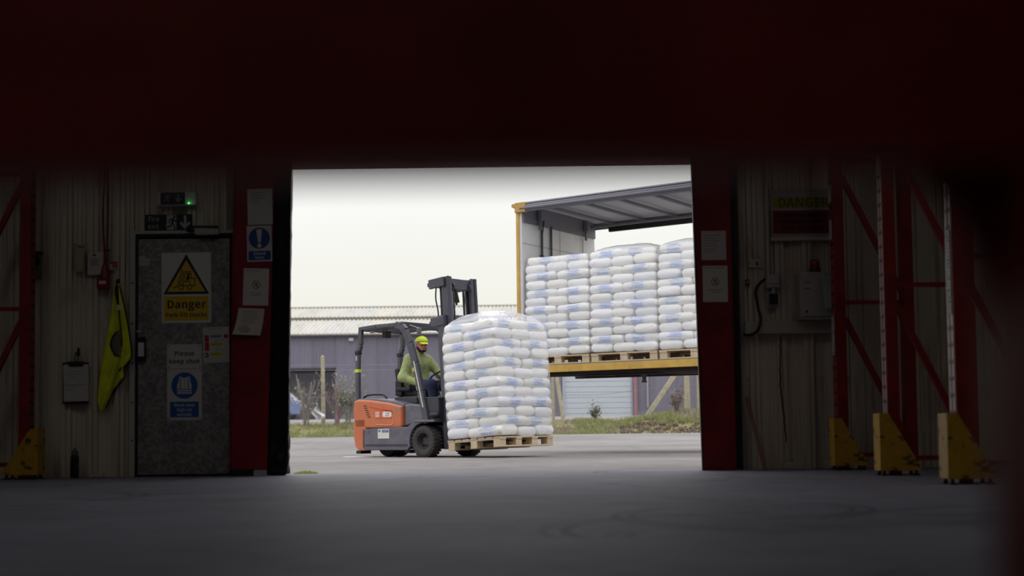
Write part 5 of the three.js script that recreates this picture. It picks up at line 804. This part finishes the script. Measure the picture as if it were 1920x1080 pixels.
// ------------------------------------------------------------------ beyond the yard: fence, posts, growth
const conc = std('#ffffff', 0.9, 0, { map: patches('#a79f86', 10, 0.12, 1) });
const FZ = -42.9;
function post(px, pyTop, pyFoot, label, lean = 0, w = 0.13) {
  const a = at(px, pyTop, FZ), foot = landY(a[0], FZ) - 0.1, t = thing('fence_post', label, 'fence post', [a[0], foot, FZ]), h = a[1] - foot;
  obj('post_shaft', hexa([[-w / 2, 0, w / 2], [w / 2, 0, w / 2], [w / 2, 0, -w / 2], [-w / 2, 0, -w / 2]], [[-w * 0.4 - lean, h, w * 0.4], [w * 0.4 - lean, h, w * 0.4], [w * 0.4 - lean, h, -w * 0.4], [-w * 0.4 - lean, h, -w * 0.4]]), conc, t);
  obj('post_cap', hexa([[-w * 0.4 - lean, h, w * 0.4], [w * 0.4 - lean, h, w * 0.4], [w * 0.4 - lean, h, -w * 0.4], [-w * 0.4 - lean, h, -w * 0.4]], [[-w * 0.15 - lean, h + 0.05, w * 0.15], [w * 0.15 - lean, h + 0.05, w * 0.15], [w * 0.15 - lean, h + 0.05, -w * 0.15], [-w * 0.15 - lean, h + 0.05, -w * 0.15]]), conc, t);
  partNames(t); return t;
}
post(606, 669, 788, 'concrete fence post between the shrubs left of the forklift', 0.02);
post(1036, 690, 790, 'concrete fence post right of the forklift load', 0.0, 0.12);
post(1287, 672, 775, 'thick concrete fence post on the grass bank near the right red post', 0.02, 0.2);
post(1309, 672, 775, 'concrete fence post half hidden by the right red post', 0, 0.13);
post(790, 672, 790, 'concrete fence post behind the forklift cab', 0, 0.13);
function strut(a, b, w, label) { const A = at(...a), B = at(...b); B[1] = landY(B[0], FZ + 0.2) - 0.05; B[2] = FZ + 0.2; const o = obj('fence_strut', bar(A, B, w, w, 0.01), conc); tag(o, label, 'fence strut'); }
strut([1275, 688, FZ], [1207, 778, FZ], 0.15, 'sloping concrete strut propping the thick fence post');
strut([1043, 700, FZ], [1057, 792, FZ], 0.13, 'leaning concrete strut beside the white shutter');
{
  const t = thing('chain_link_fence', 'grey chain link fence along the far side of the yard', 'fence'), zf = FZ - 0.08, x0 = -12, x1 = 8, pitch = 0.075, H = 1.75;
  const gs = [], p = [], base = (x) => landY(x, FZ) + 0.02;
  const seg = (x, y, xx, yy) => { const r = 0.0022, dx = xx - x, dy = yy - y, l = Math.hypot(dx, dy), nx = -dy / l * r, ny = dx / l * r; const A = [[x + nx, y + ny, zf], [x - nx, y - ny, zf], [x, y, zf + r * 1.7]], B = [[xx + nx, yy + ny, zf], [xx - nx, yy - ny, zf], [xx, yy, zf + r * 1.7]]; for (let i = 0; i < 3; i++) { const j = (i + 1) % 3; p.push(...A[i], ...A[j], ...B[j], ...A[i], ...B[j], ...B[i]); } };
  for (let x = x0 - H; x < x1 + H; x += pitch) { const b = base(clamp(x + H / 2, x0, x1)); if (x > x0 && x + H < x1) { seg(x, b, x + H, b + H); seg(x + H, b, x, b + H); } }
  const g = new THREE.BufferGeometry(); g.setAttribute('position', new THREE.BufferAttribute(new Float32Array(p), 3)); g.computeVertexNormals(); gs.push(g);
  const o = obj('chain_link_mesh', gs, std('#77777d', 0.5, 0.4), t); o.userData.kind = 'stuff';
  for (const y of [0.06, 0.9, H + 0.06, H + 0.24]) obj('line_wire', tube(Array.from({ length: 9 }, (_, i) => { const x = lerp(x0, x1, i / 8); return [x, base(x) + y, zf]; }), 0.007, 60, 5), std('#8a8a90', 0.5, 0.3), t);
  partNames(t);
}
function shrub(x, z, h, n, spread, label, cols, seed, leafy) {
  const r = rng(seed), t = thing('shrub', label, 'shrub', [x, landY(x, z) - 0.03, z]), tw = [], lf = [];
  for (let i = 0; i < n; i++) {
    const a = r() * 6.28, s = spread * (0.2 + r() * 0.8), hh = h * (0.55 + r() * 0.45), pts = [[(r() - 0.5) * 0.2, 0, (r() - 0.5) * 0.2]];
    for (let k = 1; k <= 3; k++) pts.push([Math.cos(a) * s * (k / 3) ** 1.2 + (r() - 0.5) * 0.08, hh * k / 3, Math.sin(a) * s * 0.5 * k / 3]);
    tw.push(tube(pts, 0.006 + r() * 0.006, 8, 4));
    for (let k = 0; k < 6; k++) { const q = 0.3 + r() * 0.65, c = new THREE.CatmullRomCurve3(pts.map(V)).getPoint(q), b = r() * 6.28, L = 0.12 + r() * 0.3; tw.push(rod(c.toArray(), [c.x + Math.cos(b) * L * 0.7, c.y + L * 0.8, c.z + Math.sin(b) * L * 0.5], 0.0045, 4, 0.002));
      for (let m = 0; m < leafy; m++) { const g = new THREE.CircleGeometry(0.018 + r() * 0.02, 5).scale(1, 1.6, 1); g.rotateX(r() * 3).rotateY(r() * 6); lf.push(T(g, c.x + (r() - 0.5) * L, c.y + r() * L, c.z + (r() - 0.5) * L)); } }
  }
  obj('twigs', tw, std(cols[0], 0.9), t); if (lf.length) { const l = obj('leaves', lf, phys(cols[1], 0.8, 0, { transmission: 0.3, thickness: 0, side: THREE.DoubleSide }), t); l.userData.kind = 'stuff'; }
}
const sx = (px) => at(px, 780, FZ + 0.8)[0];
shrub(sx(574), FZ + 0.9, 1.75, 18, 1.0, 'bare brown shrub left of the leaning fence post', ['#8d857c', '#8c8a70'], 3, 1);
shrub(sx(633), FZ + 0.8, 1.6, 14, 0.6, 'thin reddish shrub just right of the concrete post', ['#927f7c', '#8f8a76'], 4, 1);
shrub(sx(655), FZ + 1.0, 1.9, 20, 0.75, 'leafy grey green shrub close behind the forklift rear', ['#8a8578', '#8b917a'], 5, 4);
shrub(sx(1268), FZ + 0.9, 0.8, 16, 0.3, 'low brown dead shrub on the bank beside the thick fence post', ['#857468', '#8a7a6c'], 6, 1);
shrub(sx(1118), FZ + 0.5, 0.55, 8, 0.25, 'small grey weed in front of the white shutter', ['#6c6a5e', '#7e8268'], 7, 3);
{ // grass over the verge: nobody could count its blades
  const r = rng(40), blade = new THREE.BufferGeometry(); blade.setAttribute('position', new THREE.BufferAttribute(new Float32Array([-0.012, 0, 0, 0.012, 0, 0, 0.004, 0.5, 0.06, 0.004, 0.5, 0.06, 0.012, 0, 0, 0.012, 0.001, 0.002, 0.004, 0.5, 0.06, 0.02, 0.95, 0.2, -0.006, 0.5, 0.06, -0.012, 0, 0, 0.004, 0.5, 0.06, -0.006, 0.5, 0.06]), 3)); blade.computeVertexNormals();
  const N = 30000, o = new THREE.InstancedMesh(blade, std('#ffffff', 0.85, 0, { side: THREE.DoubleSide }), N), m = new THREE.Matrix4(), q = new THREE.Quaternion(), c = new THREE.Color(); let k = 0;
  while (k < N) {
    const x = -11 + r() * 18, z = -40.0 - r() * 3.2, n = fbm(x * 0.9 + 50, z * 0.9 + 80, 64, 3), d = -z - 39.9, bare = x > 3.4 && d < 1.2 && n > 0.35;
    if (n < 0.36 || (x < 2 && d > 0.9 && r() < 0.8) || bare || (d < 0.25 && r() < 0.7)) { if (r() < 0.93) continue; }
    const h = (0.07 + r() * 0.13) * (x < 2 ? 0.75 : 1);
    q.setFromEuler(new THREE.Euler((r() - 0.5) * 0.9, r() * 6.28, (r() - 0.5) * 0.9)); m.compose(new THREE.Vector3(x, landY(x, z) - 0.01, z), q, new THREE.Vector3(1.3, h, h * 1.2));
    o.setMatrixAt(k, m); const g = fbm(x * 0.5 + 5, z + 70, 64, 3), green = smooth(g + (x > 2 ? 0.15 : 0) - (d > 2.2 ? 0.05 : 0), 0.42, 0.62); const cc = mixc(rgb('#a0997f'), rgb('#8d925f'), clamp(green + (r() - 0.5) * 0.4, 0, 1)); c.setRGB(...cc.map((v) => v ** 2.2)); o.setColorAt(k, c); k++;
  }
  o.name = numbered('verge_grass'); tag(o, 'rough grass growing along the verge below the fence', 'grass'); o.userData.kind = 'stuff'; scene.add(o);
  const T2 = 900, p = new THREE.InstancedMesh(blade, std('#ffffff', 0.85, 0, { side: THREE.DoubleSide }), T2), cc = at(571, 888, -11.6); // tuft by the door
  for (let i = 0; i < T2; i++) { const a = r() * 6.28, s = Math.sqrt(r()), x = cc[0] + Math.cos(a) * s * 0.105, z = -11.65 + Math.sin(a) * s * 0.22, h = 0.02 + r() * 0.035 * (1.2 - s); q.setFromEuler(new THREE.Euler((r() - 0.5), r() * 6.28, (r() - 0.5))); m.compose(new THREE.Vector3(x, -0.03, z), q, new THREE.Vector3(0.35, h, h)); p.setMatrixAt(i, m); const v = mixc(rgb('#a9c04a'), rgb('#c4c676'), r()); c.setRGB(...v.map((w) => w ** 2.2)); p.setColorAt(i, c); }
  p.name = numbered('grass_tuft'); tag(p, 'small bright green grass tuft on the ground by the black wrapped jamb', 'grass'); p.userData.kind = 'stuff'; scene.add(p);
}
// clods and stones of the bare earth bank
{ const r = rng(61), gs = []; for (let i = 0; i < 260; i++) { const x = 3.0 + r() * 4, z = -40.15 - r() * 1.2, s = 0.03 + r() * r() * 0.11, g = new THREE.IcosahedronGeometry(s, 1), p = g.attributes.position; for (let k = 0; k < p.count; k++) { const f = 0.75 + 0.5 * fbm(p.getX(k) * 20 + i, p.getY(k) * 20 + p.getZ(k) * 13, 64, 2); p.setXYZ(k, p.getX(k) * f, p.getY(k) * f * 0.7, p.getZ(k) * f); } gs.push(T(g, x, landY(x, z) + s * 0.2, z)); } const o = obj('earth_clods', gs, std('#ffffff', 0.95, 0, { map: patches('#5f5043', 12, 0.25, 1) })); tag(o, 'loose earth clods on the bare part of the bank at the right', 'earth'); o.userData.kind = 'stuff'; }
// ------------------------------------------------------------------ the warehouse behind
const BZ = -60, GY = 0.88;
{
  const t = thing('warehouse_building', 'long grey warehouse with pale corrugated roof beyond the fence', 'building', [0, 0, 0]);
  const yE = at(700, 629.5, BZ)[1], X0 = -20, X1 = 18, dx0 = at(1055, 750, BZ)[0], dx1 = at(1186, 750, BZ)[0], bx0 = at(500, 700, BZ)[0], bx1 = at(630, 700, BZ)[0], by = at(590, 690, BZ)[1], dTop = 4.1;
  const wallM = [0, 1, 2].map((i) => std('#ffffff', 0.6, 0, { map: patches(['#7a7684', '#767280', '#7d7988'][i], 6, 0.05, 0.3) }));
  const panelG = {}; const wp = (x, y0, y1, w, i, name = 'wall_panel') => { const k = [w, y0, y1].map((q) => q.toFixed(2)).join(), g = panelG[k] ??= metreUV(flip(sheetGeo(w, y1 - y0, 4))); const o = new THREE.Mesh(g, wallM[i % 3]); o.name = name; o.castShadow = o.receiveShadow = true; o.position.set(x, (y0 + y1) / 2, BZ); t.add(o); };
  let i = 0; for (const [a, b, y0] of [[X0, bx0, GY + 0.35], [bx0, bx1, by], [bx1, dx0, GY + 0.35], [dx0, dx1, dTop], [dx1, X1, GY + 0.35]]) { const n = Math.max(1, Math.round(b - a)), w = (b - a) / n; for (let k = 0; k < n; k++) wp(a + k * w, y0, yE, w, i++); }
  obj('wall_structure', [box(X1 - X0, yE - by, 0.2, (X0 + X1) / 2, (yE + by) / 2, BZ - 0.15), box(bx0 - X0, by - GY + 0.4, 0.2, (X0 + bx0) / 2, (by + GY - 0.4) / 2, BZ - 0.15), box(dx0 - bx1, by - GY + 0.4, 0.2, (dx0 + bx1) / 2, (by + GY - 0.4) / 2, BZ - 0.15), box(X1 - dx1, by - GY + 0.4, 0.2, (X1 + dx1) / 2, (by + GY - 0.4) / 2, BZ - 0.15)], wallM[0], t);
  obj('loading_bay', [box(bx1 - bx0, by - GY + 0.2, 0.1, (bx0 + bx1) / 2, (by + GY) / 2, BZ - 2.2), box(0.1, by - GY, 2.1, bx0, (by + GY) / 2, BZ - 1.1), box(0.1, by - GY, 2.1, bx1, (by + GY) / 2, BZ - 1.1), box(bx1 - bx0, 0.1, 2.1, (bx0 + bx1) / 2, by, BZ - 1.1)], std('#6b6770', 0.8), t);
  obj('plinth', [box(dx0 - bx1, 0.55, 0.12, (dx0 + bx1) / 2, GY + 0.1, BZ + 0.02), box(X1 - dx1, 0.55, 0.12, (X1 + dx1) / 2, GY + 0.1, BZ + 0.02)], std('#757177', 0.85), t);
  const sh = new THREE.Group(); sh.name = 'roller_shutter'; t.add(sh);
  for (let y = GY; y < dTop - 0.05; y += 0.25) obj('shutter_slat', box(dx1 - dx0 - 0.1, 0.24, 0.05, (dx0 + dx1) / 2, y + 0.12, BZ - 0.06, 0.012), std('#bfc6cc', 0.5), sh);
  obj('shutter_guide', [box(0.1, dTop - GY, 0.14, dx0 + 0.05, (dTop + GY) / 2, BZ - 0.02), box(0.05, dTop - GY, 0.14, dx1 - 0.02, (dTop + GY) / 2, BZ - 0.02)], std('#aab0b8', 0.5), sh);
  obj('drain_pipe', [cyl(0.09, 0.09, yE - GY, at(1191, 750, BZ)[0], (yE + GY) / 2, BZ + 0.12, 'y', 12)], std('#9c6a72', 0.6), t);
  obj('wall_rail', box(0.06, 1.6, 0.05, at(1214, 740, BZ)[0], GY + 1.3, BZ + 0.06), std('#a5a2a8', 0.6), t);
  obj('wall_lamp', [box(0.22, 0.16, 0.14, at(659, 637, BZ)[0], at(659, 637, BZ)[1], BZ + 0.1, 0.03)], std('#b4b2b4', 0.5), t);
  obj('gutter', box(X1 - X0, 0.14, 0.16, (X0 + X1) / 2, yE + 0.04, BZ + 0.16, 0.02), std('#59555f', 0.6), t);
  // roof: two slopes of corrugated sheets with a dark seam between
  const roofM = ['#bab6ac', '#b4b1a7', '#bcb7a9', '#b6b4ad'].map((c, k) => std('#ffffff', 0.8, 0, { map: dataTex(256, 0.25, (u, v) => mixc(rgb(c), rgb('#a09a80'), smooth(fbm(u * 20, v * 2, 20, 4, k % 2 ? noiseA : noiseB), 0.52, 0.75) * 0.5)) }));
  const yS = at(700, 599, BZ - 4.5)[1], yR = at(700, 577, BZ - 9)[1];
  const sheet = (len) => { const s = [], n = 5; for (let k = 0; k < n; k++) for (let q = 0; q < 4; q++) s.push([(k + q / 4) / n * 1.0, 0.05 * (q === 1 || q === 2 ? 1 : 0)]); s.push([0.995, 0], [0.995, -0.02], [0, -0.02]); return ext(s, len).rotateY(0); };
  const slope = (z0, y0, z1, y1, name) => { const len = Math.hypot(z1 - z0, y1 - y0), g = metreUV(sheet(len)); let k = 0; for (let x = X0; x < X1; x += 1) { const o = new THREE.Mesh(g, roofM[(k * 7 + (k >> 2)) % 4]); o.name = name; o.castShadow = o.receiveShadow = true; o.position.set(x, (y0 + y1) / 2, (z0 + z1) / 2); o.rotation.x = Math.atan2(y1 - y0, z0 - z1); t.add(o); k++; } };
  slope(BZ + 0.3, yE + 0.06, BZ - 4.5, yS, 'roof_sheet'); slope(BZ - 4.45, yS + 0.12, BZ - 9, yR, 'upper_roof_sheet');
  obj('roof_seam', box(X1 - X0, 0.12, 0.3, (X0 + X1) / 2, yS + 0.0, BZ - 4.4), std('#7b776c', 0.8), t);
  obj('ridge_cap', box(X1 - X0, 0.08, 0.5, (X0 + X1) / 2, yR + 0.02, BZ - 9), std('#a5a29a', 0.8), t);
  obj('roof_back', hexa([[X0, GY, BZ - 8.9], [X1, GY, BZ - 8.9], [X1, GY, BZ - 9.1], [X0, GY, BZ - 9.1]], [[X0, yR, BZ - 8.9], [X1, yR, BZ - 8.9], [X1, yR, BZ - 9.1], [X0, yR, BZ - 9.1]]), wallM[0], t);
  partNames(t);
}
{ // parked car seen past the jamb
  const cz = -54, e = at(571, 783, cz), gy = landY(e[0], cz), t = thing('parked_car', 'blue and white parked car beyond the fence behind the black jamb', 'car', [e[0], gy, cz]);
  const side = ext([[0, 0.3], [-0.02, 0.55], [-0.08, 0.72], [-0.28, 0.8], [-0.85, 1.3], [-2.9, 1.36], [-3.6, 0.95], [-4.1, 0.85], [-4.15, 0.4], [-4.1, 0.26], [-0.1, 0.26]], 1.6, 0.05, 2);
  obj('car_body', side, std('#6f83b0', 0.35, 0.1), t);
  obj('windows', [ext([[-0.5, 0.85], [-0.9, 1.22], [-2.8, 1.27], [-3.25, 0.92]], 1.68, 0.01), hexa([[-0.28, 0.82, 0.74], [-0.25, 0.82, 0.74], [-0.25, 0.82, -0.74], [-0.28, 0.82, -0.74]], [[-0.82, 1.29, 0.66], [-0.79, 1.29, 0.66], [-0.79, 1.29, -0.66], [-0.82, 1.29, -0.66]])], std('#c9ccd2', 0.3), t);
  for (const [x, z] of [[-0.75, 0.72], [-3.35, 0.72], [-0.75, -0.72], [-3.35, -0.72]]) obj('car_wheel', cyl(0.3, 0.3, 0.2, x, 0.3, z, 'z', 24), M.tyre, t);
  obj('headlamp', [box(0.12, 0.12, 0.3, -0.06, 0.62, 0.6, 0.03), box(0.12, 0.12, 0.3, -0.06, 0.62, -0.6, 0.03)], M.white, t); obj('bumper', box(0.12, 0.2, 1.6, -0.0, 0.36, 0, 0.04), std('#3a3c44', 0.6), t); partNames(t);
}
{ // wind-blown plastic caught in the shrub
  const c = at(595, 771, FZ + 0.5), s = 1 / 55.8, o = obj('plastic_sheet', shell(16, 22, (u, v) => { const y = (v - 0.5) * 0.55, w = 0.16 + 0.1 * Math.sin(v * 5); return [(u - 0.5) * w * 1.4 + 0.1 * (0.5 - v) + 0.05 * Math.sin(v * 9), y, 0.08 * Math.sin(u * 9 + v * 6) + 0.08 * (fbm(u * 6, v * 6, 64, 3) - 0.5)]; }, 0.006), std('#d8d8da', 0.5, 0, { side: THREE.DoubleSide })); o.position.set(...c); void s; tag(o, 'torn white plastic sheet caught in the shrub by the concrete post', 'plastic sheet');
}
{ const c = at(631, 740, FZ - 1), o = obj('red_marker_post', [box(0.12, 0.5, 0.06, 0, 0.25, 0, 0.02), box(0.05, 1.0, 0.05, 0, -0.45, 0)], std('#a5606a', 0.6)); o.position.set(c[0], c[1] - 0.25, c[2]); tag(o, 'faded red marker post behind the fence right of the concrete post', 'marker post'); }
{ const a = at(640, 853, -19.6), b = at(696, 853, -19.6), o = struct('road_marking', box(b[0] - a[0], 0.004, 0.5, 0, 0, 0), std('#c9c6c0', 0.8)); o.position.set((a[0] + b[0]) / 2, -0.026, -19.9); }
// ------------------------------------------------------------------ the rack right in front of the lens
{
  const z = -0.62, bl = at(960, 322, z), t = thing('near_rack_beam', 'dark red rack beam close to the lens, out of focus across the top', 'racking', [0, 0, 0]);
  const ya = bl[1], c = ext([[-0.025, 0], [0.025, 0], [0.025, 0.1], [0.015, 0.12], [-0.025, 0.13]], 2.6, 0.004).rotateY(Math.PI / 2).translate(-0.05, 0, 0);
  obj('beam', T(c, -0.75, ya, z), M.rackRed, t);
  obj('beam_connector', [box(0.008, 0.22, 0.06, 0.262, ya + 0.03, z, 0.003)], M.rackRed, t);
  const xr = at(1894, 700, z)[0], h = at(1900, 600, z)[1]; void h;
  const gus = new THREE.Shape(), yb = at(1890, 580, z)[1], xl = at(1660, 320, z)[0]; gus.moveTo(xl, ya + 0.004); gus.lineTo(xr + 0.03, ya + 0.004); gus.lineTo(xr + 0.03, yb - 0.02); gus.lineTo(xr, yb - 0.02); gus.quadraticCurveTo(xr - 0.008, ya - 0.004, xl, ya + 0.004);
  obj('corner_gusset', ext(gus, 0.01).translate(0, 0, z - 0.02), M.rackRed, t);
  partNames(t);
  const u = thing('near_rack_post', 'dark red rack post close to the lens, out of focus at the right edge', 'racking', [xr + 0.045, 0, z]);
  obj('post', box(0.09, 2.4, 0.07, 0, 1.2, 0, 0.006), M.rackRed, u); obj('foot_plate', box(0.14, 0.008, 0.12, 0, 0.004, 0), M.darkMetal, u);
  const u2 = thing('near_rack_post', 'dark red rack post left of the lens, carrying the near beam', 'racking', [-2.07, 0, z]);
  obj('post', box(0.09, 2.4, 0.07, 0, 1.2, 0, 0.006), M.rackRed, u2); obj('foot_plate', box(0.14, 0.008, 0.12, 0, 0.004, 0), M.darkMetal, u2);
}
scene.traverse((o) => { if (o.isLight && o.shadow) o.castShadow = true; });
renderer.render(scene, camera);
